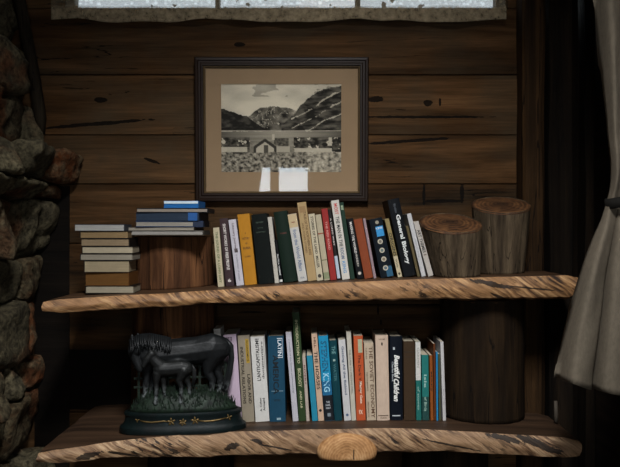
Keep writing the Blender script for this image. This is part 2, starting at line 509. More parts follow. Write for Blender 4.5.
# ------------------------------------------------------------------ windows
M_FRAME = m_plain('window_frame_paint', '#6b655c', 0.6, vary=0.5, scale=18, stretch=(1, 1, 6))
def m_glass():
    t = NT('window_glass')
    tr = t.n('ShaderNodeBsdfTransparent'); gl = t.n('ShaderNodeBsdfGlossy', ins={'Roughness': 0.02})
    bf = t.n('ShaderNodeNewGeometry').outputs['Backfacing']
    fr = t.n('ShaderNodeFresnel', ins={'IOR': t.math('MULTIPLY_ADD', bf, 1 / 1.5 - 1.5, 1.5)})
    mx = t.n('ShaderNodeMixShader', ins={0: fr.outputs[0], 1: tr.outputs[0], 2: gl.outputs[0]})
    t.link(mx.outputs[0], t.out.inputs[0])
    return t.m
M_GLASS = m_glass()
def window(name, axis, at, a0, a1, z0, z1, mull, label, depth=0.05, fr=0.035):
    """frame + mullions + pane; axis x: the window lies in the plane y = at"""
    def bx_(bm, p0, p1, q0, q1):
        if axis == 'x': bm_box(bm, p0, p1, at - depth / 2, at + depth / 2, q0, q1, 0.003)
        else: bm_box(bm, at - depth / 2, at + depth / 2, p0, p1, q0, q1, 0.003)
    root = empty(name, ((a0 + a1) / 2, at, z0) if axis == 'x' else (at, (a0 + a1) / 2, z0))
    off = -Vector(root.location)
    def fin(nm, bm, m):
        bmesh.ops.translate(bm, verts=bm.verts, vec=off)
        return from_bm(nm, bm, m, root)
    bm = bmesh.new()
    bx_(bm, a0, a0 + fr, z0, z1); bx_(bm, a1 - fr, a1, z0, z1); bx_(bm, a0 + fr, a1 - fr, z0, z0 + fr * 0.4); bx_(bm, a0 + fr, a1 - fr, z1 - fr, z1)
    fin('window_frame', bm, M_FRAME)
    for mu in mull:
        bm = bmesh.new(); bx_(bm, mu[0], mu[1], z0 + fr * 0.4, z1 - fr)
        fin('mullion', bm, M_FRAME)
    bm = bmesh.new()
    e = 0.003
    if axis == 'x': bm_box(bm, a0 + fr, a1 - fr, at - e, at + e, z0 + fr * .4, z1 - fr)
    else: bm_box(bm, at - e, at + e, a0 + fr, a1 - fr, z0 + fr * .4, z1 - fr)
    fin('pane', bm, M_GLASS)
    return struct(root, label, 'window')
wy = YB + 0.06
window('window_1', 'x', wy, WX0, WX1, WZ0, WZ1, [(X(216, wy), X(220, wy)), (X(355, wy), X(360, wy))], 'low wide window above the plank wall')

def m_lace(cover_lo, cover_hi):
    t = NT('ivory_lace')
    uv = t.coord('Object')
    v1 = t.n('ShaderNodeTexVoronoi', ins={'Vector': t.mapping(uv, (1, 0.2, 1)), 'Scale': 60.0}).outputs['Distance']
    fl = t.n('ShaderNodeTexVoronoi', ins={'Vector': t.mapping(uv, (1, 0.2, 1.3)), 'Scale': 24.0}).outputs['Distance']
    n = t.noise(uv, 45, 5, 0.7)
    flower = t.ramp(t.math('MULTIPLY_ADD', n, 0.9, fl), [(0.62, 1.0), (0.76, 0.0)])
    mesh = t.ramp(v1, [(0.25, 0.3), (0.55, 0.6)])
    z = t.n('ShaderNodeSeparateXYZ', ins={'Vector': uv}).outputs['Z']
    hem = t.ramp(t.math('MULTIPLY_ADD', z, 10.0, 0.0), [(0.42, 1.0), (0.62, 0.0)])
    cov = t.math('MAXIMUM', t.math('MULTIPLY', mesh, 0.45), t.math('MULTIPLY', flower, cover_hi))
    cov = t.math('MAXIMUM', cov, t.math('MULTIPLY', hem, t.math('MULTIPLY_ADD', n, 0.7, 0.3)), clamp=True)
    df = t.n('ShaderNodeBsdfDiffuse'); tl = t.n('ShaderNodeBsdfTranslucent')
    c = t.ramp(n, [(0.3, '#84745c'), (0.7, '#bba98a')])
    t.link(c, df.inputs[0]); t.link(c, tl.inputs[0])
    fa = t.n('ShaderNodeMixShader', ins={0: 0.12, 1: df.outputs[0], 2: tl.outputs[0]})
    tr = t.n('ShaderNodeBsdfTransparent')
    mx = t.n('ShaderNodeMixShader', ins={0: cov, 1: tr.outputs[0], 2: fa.outputs[0]})
    t.link(mx.outputs[0], t.out.inputs[0])
    return t.m

def lace():
    yl = 2.745
    x0, x1 = X(51, yl), X(506, yl)
    nx, nz = 220, 26
    zb0 = Z(20.8, yl)
    verts = []
    for j in range(nz + 1):
        for i in range(nx + 1):
            u = i / nx; x = x0 + (x1 - x0) * u
            edge = 0.005 * math.sin(u * 19 + 1) + 0.002 * math.sin(u * 41) + 0.003 * noise.noise(Vector((u * 9, 0, 0)))
            zb = zb0 + edge
            z = zb + (2.70 - zb) * (j / nz) ** 1.3
            fold = 0.007 * math.sin(u * 55 + 0.8 * math.sin(u * 17)) + 0.004 * noise.noise(Vector((u * 25, z * 4, 3)))
            verts.append((x - 0.0, fold, z - zb0))
    faces = [(j * (nx + 1) + i, j * (nx + 1) + i + 1, (j + 1) * (nx + 1) + i + 1, (j + 1) * (nx + 1) + i) for j in range(nz) for i in range(nx)]
    r = empty('lace_curtain', (0, yl, zb0))
    o = from_py('lace_panel', verts, faces, m_lace(0.3, 0.85), r, True)
    md = o.modifiers.new('thick', 'SOLIDIFY'); md.thickness = 0.0012
    tube('curtain_rod', [(x0 - 0.05, 0, 2.70 - zb0), (x1 + 0.03, 0, 2.70 - zb0)], [0.006, 0.006], m_plain('brass_rod', '#7d6a45', 0.4, metal=0.8), r)
    tag(r, 'ivory lace curtain with scalloped hem across the high window', 'curtain')
lace()

# rear openings behind the camera: frames, a drape over the left part
window('window_2', 'x', YR - 0.03, -0.91, -0.01, REAR_BOT, REAR_TOP, [(-0.335, -0.262)], 'window behind the camera', fr=0.01)
window('window_fill', 'x', YR - 0.03, 0.47, 0.97, 1.15, 2.35, [(0.71, 0.73)], 'narrow unseen window added behind the camera for fill light')  # made-up window that carries the rear right fill lamp
def roof_light():
    lo_ = [(SKX0, SKY0), (SKX1, SKY0), (SKX1, SKY1), (SKX0, SKY1)]
    hi_ = [(PNX0, PNY0), (PNX1, PNY0), (PNX1, PNY1), (PNX0, PNY1)]
    e = 0.03
    sg = [(-1, -1), (1, -1), (1, 1), (-1, 1)]
    v = [(x, y, 3.022) for x, y in lo_] + [(x, y, PNZ) for x, y in hi_]
    v += [(x + e * a, y + e * b, 3.022) for (x, y), (a, b) in zip(lo_, sg)] + [(x + e * a, y + e * b, PNZ) for (x, y), (a, b) in zip(hi_, sg)]
    f = []
    for i in range(4):
        j = (i + 1) % 4
        f += [(i, j, 4 + j, 4 + i), (8 + i, 12 + i, 12 + j, 8 + j), (i, 8 + i, 8 + j, j), (4 + i, 4 + j, 12 + j, 12 + i)]
    struct(from_py('trim_2', v, f, M_REAR), 'unseen slanted shaft added to narrow the roof light', 'trim')  # unseen shaft, added so less light reaches the shelf ends
    cx, cy = (PNX0 + PNX1) / 2, (PNY0 + PNY1) / 2
    root = empty('window_4', (cx, cy, PNZ))
    hx, hy = (PNX1 - PNX0) / 2, (PNY1 - PNY0) / 2
    bm = bmesh.new()
    for b in ((-hx - .03, -hx, -hy - .03, hy + .03), (hx, hx + .03, -hy - .03, hy + .03), (-hx, hx, -hy - .03, -hy), (-hx, hx, hy, hy + .03)):
        bm_box(bm, *b, 0, .025)
    from_bm('window_frame', bm, M_FRAME, root)
    bm = bmesh.new(); bm_box(bm, -hx, hx, -hy, hy, .008, .014)
    from_bm('pane', bm, M_GLASS, root)
    struct(root, 'roof light above the camera', 'window')
roof_light()
M_FABRIC = None
def m_cloth(name, a, b):
    t = NT(name)
    co = t.coord()
    wv = t.noise(t.mapping(co, (240, 240, 240)), 1.0, 3, 0.7)
    n = t.noise(co, 9, 4, 0.6)
    sp = t.noise(t.mapping(co, (110, 110, 60)), 1.0, 4, 0.7)
    c = t.mix(n, lin(a), lin(b))
    c = t.mix(0.35, c, t.ramp(sp, [(0.3, 0.35), (0.6, 1.0)]), 'MULTIPLY')
    t.base(c, 0.95, 0.1)
    t.bump(wv, 0.25, 0.002)
    return t.m
M_LINEN = m_cloth('linen_curtain', '#5a5246', '#6f6557')
def drape_rear():
    verts = []; nx, nz = 60, 20
    for j in range(nz + 1):
        z = 0.55 + 1.25 * j / nz
        xr = np.interp(z, [0.55, 0.9, 1.30, 1.66, 1.8], [-0.47, -0.46, -0.445, -0.385, -0.36])
        for i in range(nx + 1):
            u = i / nx
            verts.append((-1.0 + (xr + 1.0) * u, YR + 0.05 + 0.018 * math.sin(u * 40), z))
    o = from_py('window_drape', verts, [(j * (nx + 1) + i, j * (nx + 1) + i + 1, (j + 1) * (nx + 1) + i + 1, (j + 1) * (nx + 1) + i) for j in range(nz) for i in range(nx)], M_LINEN, None, True)
    o.modifiers.new('thick', 'SOLIDIFY').thickness = 0.003
    tag(o, 'beige drape pulled to one side of the window behind the camera', 'curtain')
drape_rear()

# ------------------------------------------------------------------ live-edge shelves
def smooth_interp(x, xs, ys):
    # cosine-eased samples averaged, so stations do not show as kinks
    return float(np.mean([np.interp(x + dx, xs, ys) for dx in (-0.06, -0.03, 0.0, 0.03, 0.06)]))

US = dict(x=[-0.766, -0.66, -0.50, -0.276, -0.03, 0.34, 0.60, 0.84],
          y=[2.21, 2.285, 2.33, 2.375, 2.385, 2.395, 2.40, 2.41],
          zt=[1.243, 1.245, 1.250, 1.260, 1.277, 1.292, 1.298, 1.3045],
          zb=[1.203, 1.204, 1.207, 1.219, 1.224, 1.227, 1.228, 1.229])
LS = dict(x=[-0.772, -0.69, -0.55, -0.38, -0.10, 0.10, 0.35, 0.60, 0.812],
          y=[2.185, 2.22, 2.30, 2.36, 2.39, 2.40, 2.39, 2.35, 2.325],
          zt=[0.816, 0.818, 0.820, 0.821, 0.825, 0.828, 0.830, 0.825, 0.818],
          zb=[0.780, 0.778, 0.768, 0.747, 0.748, 0.745, 0.758, 0.760, 0.752])
def ztop(S, x): return smooth_interp(x, S['x'], S['zt'])

def slab(name, S, yback0, m_top, m_edge, seed, holes=()):
    x0, x1 = S['x'][0], S['x'][-1]
    nx, ne, nyy = 170, 10, 10
    verts, faces, fm = [], [], []
    ring = None
    rows = []
    for i in range(nx + 1):
        x = x0 + (x1 - x0) * i / nx
        yf = smooth_interp(x, S['x'], S['y']); zt = smooth_interp(x, S['x'], S['zt']); zb = smooth_interp(x, S['x'], S['zb'])
        zb += 0.005 * noise.noise(Vector((x * 11, seed, 0))) + 0.003 * noise.noise(Vector((x * 37, seed, 4)))
        yf += 0.010 * noise.noise(Vector((x * 6, seed, 2))) + 0.003 * noise.noise(Vector((x * 30, seed, 6)))
        e = min(i, nx - i) / nx
        sh = min(1.0, e * 40)                       # rounded ends
        yback = yback0 if x < 0.70 else 2.64
        prof = []
        for j in range(nyy + 1):                    # top, from the wall forward
            t = j / nyy
            prof.append((yback + (yf + 0.004 - yback) * t, zt + 0.0015 * noise.noise(Vector((x * 8, t * 5, seed)))))
        for j in range(1, ne):                      # the front face
            t = j / ne
            b = 0.006 * math.sin(t * math.pi) + 0.012 * t
            prof.append((yf - b + 0.012 * t * t + 0.004 * noise.noise(Vector((x * 22, t * 3, seed + 3))), zt - 0.003 + (zb - zt + 0.003) * t))
        for j in range(nyy + 1):                    # underside
            t = j / nyy
            prof.append((yf + 0.014 + (yback - yf - 0.014) * t, zb))
        xx = []
        for (y, z) in prof:
            if sh < 1:
                zc = (zt + zb) / 2
                z = zc + (z - zc) * (0.72 + 0.28 * sh)
            xx.append(Vector((x + 0.006 * noise.noise(Vector((y * 14, z * 30, seed + 1))), y, z)))
        rows.append(xx)
    k = len(rows[0])
    for r in rows: verts += r
    for i in range(nx):
        for j in range(k):
            j2 = (j + 1) % k
            faces.append((i * k + j, (i + 1) * k + j, (i + 1) * k + j2, i * k + j2))
            fm.append(1 if nyy <= j < nyy + ne else 0)
    faces.append(tuple(range(k))); fm.append(1)
    faces.append(tuple(range(nx * k, nx * k + k))); fm.append(1)
    o = from_py(name, verts, faces, [m_top, m_edge], None, False)
    for p, m in zip(o.data.polygons, fm): p.material_index = m
    for p in o.data.polygons: p.use_smooth = len(p.vertices) == 4
    o.data.set_sharp_from_angle(angle=math.radians(38))
    return o
M_TOPU = m_slab_top('upper_slab_top', '#2a1b10', '#47311f', '#5f442c')
M_TOPL = m_slab_top('lower_slab_top', '#261910', '#3f2d1f', '#513b2a')
EDGE = ('#2c1d12', '#6e4d31', '#a47a50', '#cfa878')
M_EDGEU = m_slab_edge('upper_slab_edge', *EDGE, spots=[((X(492, 2.4), 0, Z(284, 2.4)), (0.062, 0.008), -0.20), ((X(530, 2.4), 0, Z(288, 2.4)), (0.10, 0.0025), -0.10), ((X(498, 2.4), 0, Z(296, 2.4)), (0.025, 0.004), -0.35)])
M_EDGEL = m_slab_edge('lower_slab_edge', '#2a1c13', '#6d5038', '#a07f5e', '#c9ab86', spots=[
    ((X(535, 2.35), 0, Z(442, 2.35)), (0.075, 0.010), -0.35), ((X(505, 2.36), 0, Z(437, 2.36)), (0.05, 0.008), -0.2), ((X(450, 2.38), 0, Z(444, 2.38)), (0.08, 0.003), -0.18),
    ((X(258, 2.39), 0, Z(440, 2.39)), (0.02, 0.006), -0.3), ((X(232, 2.38), 0, Z(446, 2.38)), (0.02, 0.010), 0.4), ((X(275, 2.39), 0, Z(446, 2.39)), (0.05, 0.003), -0.2),
    ((X(88, 2.23), 0, Z(457, 2.23)), (0.03, 0.009), 0.2), ((X(120, 2.3), 0, Z(452, 2.3)), (0.05, 0.004), -0.3)])
up = slab('live_edge_shelf', US, 2.772, M_TOPU, M_EDGEU, 3.0)
tag(up, 'upper rough live-edge wood shelf below the framed picture', 'shelf')
lo = slab('live_edge_shelf', LS, 2.772, M_TOPL, M_EDGEL, 8.0)
tag(lo, 'lower thick live-edge wood shelf with round branch knot in its front', 'shelf')
# the sawn branch end in the front of the lower shelf
def branch_knot():
    c = P(347, 452, 2.383)
    rx, rz = 0.092, 0.056
    verts, faces = [(0, -0.016, -0.004)], []
    n, rings = 40, 7
    for r in range(1, rings + 1):
        t = r / rings
        for i in range(n):
            a = 2 * math.pi * i / n
            k = 1 + 0.05 * noise.noise(Vector((math.cos(a) * 2, math.sin(a) * 2, 4)))
            z = rz * t * k * math.sin(a)
            z = max(z, -0.022)
            verts.append((rx * t * k * math.cos(a), -0.016 * (1 - t ** 6) + 0.0, z))
    for i in range(n):
        verts.append((verts[1 + (rings - 1) * n + i][0], 0.05, verts[1 + (rings - 1) * n + i][2]))
    for i in range(n):
        faces.append((0, 1 + i, 1 + (i + 1) % n))
        for r in range(rings):
            a, b = 1 + r * n, 1 + (r + 1) * n
            faces.append((a + i, b + i, b + (i + 1) % n, a + (i + 1) % n))
    faces.append(tuple(1 + rings * n + i for i in range(n)))
    o = from_py('branch_knot', verts, faces, m_rings('branch_rings', '#7a5433', '#ab7d50', '#cba274', 0.008, False, 'Y', (0.0, 0, -0.02), 0.07), lo, True)
    o.location = c
    o['label'] = 'pale round sawn branch end with rings'
    bx2 = box('drying_crack', -0.0015, 0.0015, -0.0185, -0.012, -0.022, 0.008, m_plain('crack_dark', '#0c0806'), o)
    bx2.location = (0.02, 0, 0.004); 
branch_knot()

# dark stained board low on the wall behind the left end of the lower shelf
struct(box('trim_4', X(34, 2.77), X(69, 2.77), 2.7735, YB - 0.0005, 0.30, Z(186, 2.77), m_planks('corner_shade_strip', '#0c0907', '#17110c', '#211912', '#17130f'), None, 0.001), 'near-black upright strip added as corner shade beside the stone wall', 'trim')  # corner shade put in as an added near-black strip
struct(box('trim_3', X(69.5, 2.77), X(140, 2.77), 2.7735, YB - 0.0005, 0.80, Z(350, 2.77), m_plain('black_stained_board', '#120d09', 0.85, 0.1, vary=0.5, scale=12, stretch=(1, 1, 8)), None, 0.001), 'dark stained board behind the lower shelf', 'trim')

# ------------------------------------------------------------------ log stumps
def log(x, y, z0, z1, r0, r1, tilt, mat, mat_end, label, seed, lean=(0, 0), zfun=None):
    root = empty('log_stump', (x, y, z0))
    n, k = 56, 26
    verts, faces = [], []
    for j in range(k + 1):
        t = j / k
        r = r0 + (r1 - r0) * t
        for i in range(n):
            a = 2 * math.pi * i / n
            ca, sa = math.cos(a), math.sin(a)
            rr = r * (1 + 0.035 * noise.noise(Vector((ca * 1.3, sa * 1.3, seed))) + 0.03 * noise.noise(Vector((ca * 5, sa * 5, seed + t * 0.6))) + 0.012 * noise.noise(Vector((ca * 14, sa * 14, seed + t * 1.5))))
            px, py = rr * ca + lean[0] * t, rr * sa + lean[1] * t
            top = (z1 - z0) + tilt[0] * rr * ca + tilt[1] * rr * sa
            bot = (zfun(x + px) - z0) if zfun else 0.0
            verts.append((px, py, bot + (top - bot) * t))
    for j in range(k):
        for i in range(n):
            faces.append((j * n + i, j * n + (i + 1) % n, (j + 1) * n + (i + 1) % n, (j + 1) * n + i))
    faces.append(tuple(range(n)))
    from_py('log_side', verts, faces, mat, root, True)
    # the sawn face, its own slightly domed disc
    tv = verts[k * n:]
    cx = sum(v[0] for v in tv) / n; cy = sum(v[1] for v in tv) / n; cz = sum(v[2] for v in tv) / n
    dv, df = [Vector((cx, cy, cz + 0.002))], []
    for s in (0.25, 0.5, 0.75, 0.93, 1.0):
        for v in tv:
            q = Vector((cx, cy, cz)) + (Vector(v) - Vector((cx, cy, cz))) * s
            q.z += 0.002 * (1 - s) + 0.003 * noise.noise(Vector((q.x * 25, q.y * 25, seed)))
            if s == 1.0: q.z -= 0.003
            dv.append(q)
    for v in tv: dv.append(Vector(v) - Vector((0, 0, 0.006)))
    for i in range(n):
        df.append((0, 1 + i, 1 + (i + 1) % n))
        for r_ in range(5):
            a, b = 1 + r_ * n, 1 + (r_ + 1) * n
            df.append((a + i, b + i, b + (i + 1) % n, a + (i + 1) % n))
    o = from_py('sawn_face', dv, df, None, root, True)
    for v in o.data.vertices: v.co -= Vector((cx, cy, cz))
    o.location = (cx, cy, cz)
    o.data.materials.append(mat_end)
    tag(root, label, 'log')
    return root
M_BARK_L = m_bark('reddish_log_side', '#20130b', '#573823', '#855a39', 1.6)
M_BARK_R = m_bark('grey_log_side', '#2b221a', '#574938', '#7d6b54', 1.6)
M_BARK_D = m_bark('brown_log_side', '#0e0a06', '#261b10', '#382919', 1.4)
M_END = m_rings('red_brown_log_end', '#1d110a', '#54361f', '#74502f', 0.014, True, 'Z', (0, 0, 0), 0.11)
zu = lambda x: ztop(US, x) - 0.0005
zl = lambda x: ztop(LS, x) - 0.0005
log(X(173, 2.63), 2.63, zu(-.455), Z(236.5, 2.60), 0.138, 0.132, (0, 0), M_BARK_L, M_END, 'reddish brown log stump on upper shelf carrying the blue folders', 1.0, zfun=zu)
log(X(457, 2.50), 2.50, zu(.46), Z(222.5, 2.50), 0.072, 0.098, (-0.02, 0.33), M_BARK_R, M_END, 'front shorter log stump with slanted red-brown top on upper shelf', 4.0, (-0.022, 0), zu)
log(X(501, 2.585), 2.585, zu(.64), Z(204.5, 2.585), 0.074, 0.096, (0.03, 0.31), M_BARK_R, M_END, 'taller log stump behind the shorter one at right of upper shelf', 7.0, (0.0, 0), zu)
log(X(174, 2.63), 2.63, zl(-.455), 1.199, 0.139, 0.136, (0.0, 0), M_BARK_L, M_END, 'log stump behind the horse statue holding up the upper shelf', 2.5, zfun=zl)
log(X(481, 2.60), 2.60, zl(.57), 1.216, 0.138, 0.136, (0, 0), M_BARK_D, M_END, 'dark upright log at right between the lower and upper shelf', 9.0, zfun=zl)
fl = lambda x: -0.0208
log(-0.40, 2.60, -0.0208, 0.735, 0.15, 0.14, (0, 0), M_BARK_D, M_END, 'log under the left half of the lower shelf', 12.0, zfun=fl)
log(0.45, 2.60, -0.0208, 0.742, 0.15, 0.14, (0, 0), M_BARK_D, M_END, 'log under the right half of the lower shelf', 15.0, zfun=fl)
# ------------------------------------------------------------------ framed landscape print
def print_colours(u, v):
    """value of the old landscape photograph at u (left to right), v (top to bottom)"""
    nz = lambda a, b, s: noise.fractal(Vector((u * a, v * b, s)), 1.0, 2.0, 5)
    sky = 0.50 + 0.16 * nz(3, 5, 1.0) + 0.12 * math.exp(-((u - .35) / .3) ** 2) - (0.22 if nz(4, 7, 9.0) > 0.25 and v < 0.15 else 0)
    ridge_l = np.interp(u, [0, .06, .15, .22, .32, .40], [.27, .30, .345, .37, .47, .53])
    ridge_m = np.interp(u, [.15, .24, .28, .33, .37, .45, .55, .62, .68], [.43, .36, .305, .27, .26, .255, .27, .30, .34])
    ridge_r = np.interp(u, [.50, .60, .66, .72, .80, .88, 1.0], [.46, .36, .24, .165, .09, .055, .02])
    wig = 0.012 * nz(30, 2, 3.0)
    val = sky
    if v > ridge_m + wig:
        val = 0.15 + 0.14 * nz(14, 14, 4.0)
        if abs(nz(16, 9, 6.0)) < 0.035 and v < 0.5: val = 0.44
    if u < .42 and v > ridge_l + wig:
        val = 0.075 + 0.07 * nz(12, 18, 5.0)
    if u > .5 and v > ridge_r + wig:
        val = 0.10 + 0.09 * nz(10, 22, 7.0)
        st = (v - ridge_r) - 0.30 * (1 - u)
        for c0, wd in ((0.085, .013), (0.20, .010), (0.32, .009)):
            if abs((v - (c0 + (1 - u) * 0.75)) + 0.03 * nz(5, 5, 2.0)) < wd * (0.35 + 1.3 * nz(14, 14, 8.0)) and u > .58: val = 0.46
    if v > 0.525:                                                        # far shore and fjord
        val = 0.33 + 0.05 * nz(2, 40, 3.0) - 0.45 * abs(u - .5) ** 1.3 - 0.5 * max(0, v - .56)
        if v < 0.535 + .006 * nz(9, 1, 4.0): val = 0.40 + .1 * nz(30, 8, 3.0)
    if v > 0.60 and (u < .24 or u > .60) and v < 0.74:                    # turf roofs
        val = 0.09 + 0.10 * nz(26, 30, 2.0) + 0.10 * max(0, nz(9, 14, 6.0))
        if nz(24, 16, 12.0) > 0.44: val = 0.5
    if v > 0.645 and .24 <= u <= .60: val = 0.24 + 0.12 * nz(18, 18, 2.0)
    g = lambda c, ap, sl: v > ap + abs(u - c) * sl
    if g(.365, .615, 0.95) and .27 < u < .46 and v < .78:
        val = 0.42 if g(.365, .655, .95) and .29 < u < .44 else 0.09
        if abs(u - .375) < .018 and v > .69: val = 0.12
    if .44 < u < .56 and v > .61 and v < .70 + (u - .5) * 0.3: val = 0.13 + .1 * nz(40, 40, 1.0)
    if abs(u - .435) < .012 and .565 < v < .63: val = 0.46
    if .46 < u < .57 and .70 < v < .77: val = 0.38
    if u < .22 and .71 < v < .765: val = 0.44 + .06 * nz(20, 20, 2.0)
    if .61 < u < .92 and .725 < v < .775: val = 0.45 + .06 * nz(20, 20, 2.0)
    if abs(u - .905) < .014 and .60 < v < .70: val = 0.46
    if v > 0.77 + 0.01 * nz(8, 1, 2.0):                                   # meadow
        val = 0.22 + 0.26 * nz(34, 30, 5.0) + 0.10 * nz(70, 60, 3.0)
        if u > .72: val += 0.10 + .1 * nz(9, 9, 5.0)
    return max(0.03, min(0.62, val))

def framed_picture():
    d = 2.742
    xl, xr = X(195, d), X(368.5, d)
    zb = Z(201.5, d)
    W, H = xr - xl, 0.510
    lean = math.radians(2.6)
    root = empty('framed_picture', ((xl + xr) / 2, 2.772, zb), (lean, 0, 0))
    tag(root, 'framed black and white mountain lake print hanging on plank wall', 'picture')
    M_FR = m_plain('dark_frame_wood', '#24160d', 0.5, 0.25, vary=0.5, scale=22, stretch=(1, 1, 1), bump=0.2)
    M_LIP = m_plain('old_gilt_lip', '#5c4a30', 0.45, 0.4, vary=0.5, scale=60)
    def rim(name, prof, mat, hw, hh):
        """mitred moulding; prof = (inset, y) points, closed"""
        verts, faces = [], []
        k = len(prof)
        for (sx, sz) in ((-1, 0), (1, 0), (1, 1), (-1, 1)):
            for (ins, y) in prof:
                verts.append((sx * (hw - ins), y, (ins if sz == 0 else hh - ins)))
        for c in range(4):
            for j in range(k):
                faces.append((c * k + j, ((c + 1) % 4) * k + j, ((c + 1) % 4) * k + (j + 1) % k, c * k + (j + 1) % k))
        return from_py(name, verts, faces, mat, root)
    hw = W / 2
    rim('frame', [(0, 0), (0, -.022), (.004, -.027), (.011, -.028), (.014, -.023), (.020, -.023), (.024, -.026), (.029, -.026), (.031, -.015), (.031, 0)], M_FR, hw, H)
    rim('inner_lip', [(.031, -.004), (.031, -.019), (.0335, -.020), (.0375, -.013), (.0375, -.004)], M_LIP, hw, H)
    ins = 0.036
    # print window inside the mat
    pl, pr = X(220.5, 2.73) - root.location.x, X(341.5, 2.73) - root.location.x
    pz0, pz1 = Z(171.5, 2.74) - zb, Z(82.5, 2.72) - zb
    verts = [(-hw + ins, 0, ins), (hw - ins, 0, ins), (hw - ins, 0, H - ins), (-hw + ins, 0, H - ins), (pl, 0, pz0), (pr, 0, pz0), (pr, 0, pz1), (pl, 0, pz1)]
    vv = [(x, -0.008, z) for x, y, z in verts] + [(x, -0.006, z) for x, y, z in verts]
    ff = []
    for i in range(4):
        j = (i + 1) % 4
        ff += [(i, j, 4 + j, 4 + i), (8 + i, 12 + i, 12 + j, 8 + j), (4 + i, 4 + j, 12 + j, 12 + i), (i, 8 + i, 8 + j, j)]
    from_py('mat_board', vv, ff, m_plain('tan_mat_board', '#9e8466', 0.85, 0.2, vary=0.22, scale=7), root)
    nx, nz = 190, 140
    verts, cols = [], []
    for j in range(nz + 1):
        for i in range(nx + 1):
            u, v = i / nx, j / nz
            verts.append((pl - .002 + (pr - pl + .004) * u, -0.0055, pz1 + .002 - (pz1 - pz0 + .004) * v))
            g = print_colours(u, v)
            g = max(0.015, (g - 0.06) * 1.3)
            cols += [g * 1.02, g * 0.90, g * 0.68, 1.0]
    fs = [(j * (nx + 1) + i, j * (nx + 1) + i + 1, (j + 1) * (nx + 1) + i + 1, (j + 1) * (nx + 1) + i) for j in range(nz) for i in range(nx)]
    t = NT('landscape_print')
    a = t.n('ShaderNodeAttribute', attribute_name='ink')
    t.base(a.outputs['Color'], 0.8, 0.2)
    pr_o = from_py('landscape_print', verts, fs, t.m, root)
    at = pr_o.data.attributes.new('ink', 'FLOAT_COLOR', 'POINT')
    at.data.foreach_set('color', cols)
    bm = bmesh.new(); bm_box(bm, -hw + .033, hw - .033, -0.0125, -0.0105, .033, H - .033)
    from_bm('glass', bm, M_GLASS, root)
    bm = bmesh.new(); bm_box(bm, -hw + .006, hw - .006, -0.0045, -0.001, .006, H - .006)
    from_bm('backing_board', bm, M_FR, root)
framed_picture()

# ------------------------------------------------------------------ books
dg = None
_tx = {}
def text_mesh(body):
    """outline of a line of lettering, size 1, starting at the origin"""
    if body not in _tx:
        cu = bpy.data.curves.new('lettering', 'FONT')
        cu.body = body; cu.resolution_u = 2; cu.offset = 0.02
        if body in ('Beautiful', 'Children', 'General Biology'): cu.offset = 0.035
        if body in ('Beautiful', 'Children'): cu.shear = 0.35
        ob = bpy.data.objects.new('lettering', cu); COL.objects.link(ob)
        d = bpy.context.evaluated_depsgraph_get(); d.update()
        me = bpy.data.meshes.new_from_object(ob.evaluated_get(d))
        bpy.data.objects.remove(ob); bpy.data.curves.remove(cu)
        vs2 = np.array([v.co[:2] for v in me.vertices]).reshape(-1, 2)
        fs2 = [tuple(p.vertices) for p in me.polygons]
        bpy.data.meshes.remove(me)
        _tx[body] = (vs2, fs2)
    return _tx[body]

def put_text(root, body, col, arc, mode='down', zc=0.1, xc=0.0, length=0.1, height=0.006, name='title'):
    v, f = text_mesh(body)
    if len(f) == 0: return
    mn, mx = v.min(0), v.max(0)
    c = (mn + mx) / 2; s = (length / (mx[0] - mn[0]), height / (mx[1] - mn[1]))
    out = []
    for p in v:
        a, b = (p[0] - c[0]) * s[0], (p[1] - c[1]) * s[1]
        if mode == 'down': x, z = b + xc, zc - a
        elif mode == 'up': x, z = -b + xc, zc + a
        else: x, z = a + xc, zc + b
        out.append((x, arc(x) - 0.0005, z))
    from_py(name, out, f, m_ink(col), root)

def book_parts(root, w, h, dep, col, pages='#c9bda6', hard=False, rough=0.5, bulge=None):
    """upright book: spine towards -y, origin at the foot of the spine; returns the spine curve"""
    bw = w / 2
    b = (0.0022 if hard else 0.0009) if bulge is None else bulge
    b = min(b, w * 0.25)
    arc = lambda x: -b * max(0.0, 1 - (x / bw) ** 2)
    t = min(0.0022 if hard else 0.0007, w * 0.12)
    # cover: one folded sheet with thickness, extruded upwards
    n = 8
    outer = [(-bw, dep)] + [(-bw, dep * .5)] + [(-bw + 2 * bw * i / n, arc(-bw + 2 * bw * i / n)) for i in range(n + 1)] + [(bw, dep * .5), (bw, dep)]
    inner = [(bw - t, dep), (bw - t, 0.004)] + [(-bw + t, 0.004), (-bw + t, dep)]
    ring = outer + inner
    k = len(ring)
    verts = [(x, y, 0.0) for x, y in ring] + [(x, y, h) for x, y in ring]
    faces = [(i, (i + 1) % k, k + (i + 1) % k, k + i) for i in range(k)]
    faces.append(tuple(range(k))); faces.append(tuple(range(k, 2 * k)))
    o = from_py('cover', verts, faces, m_cover(col, rough), root)
    e = 0.003 if hard else 0.0004
    bm = bmesh.new(); bm_box(bm, -bw + t, bw - t, 0.0045, dep - e, e, h - e)
    from_bm('pages', bm, m_pages(pages), root)
    return arc

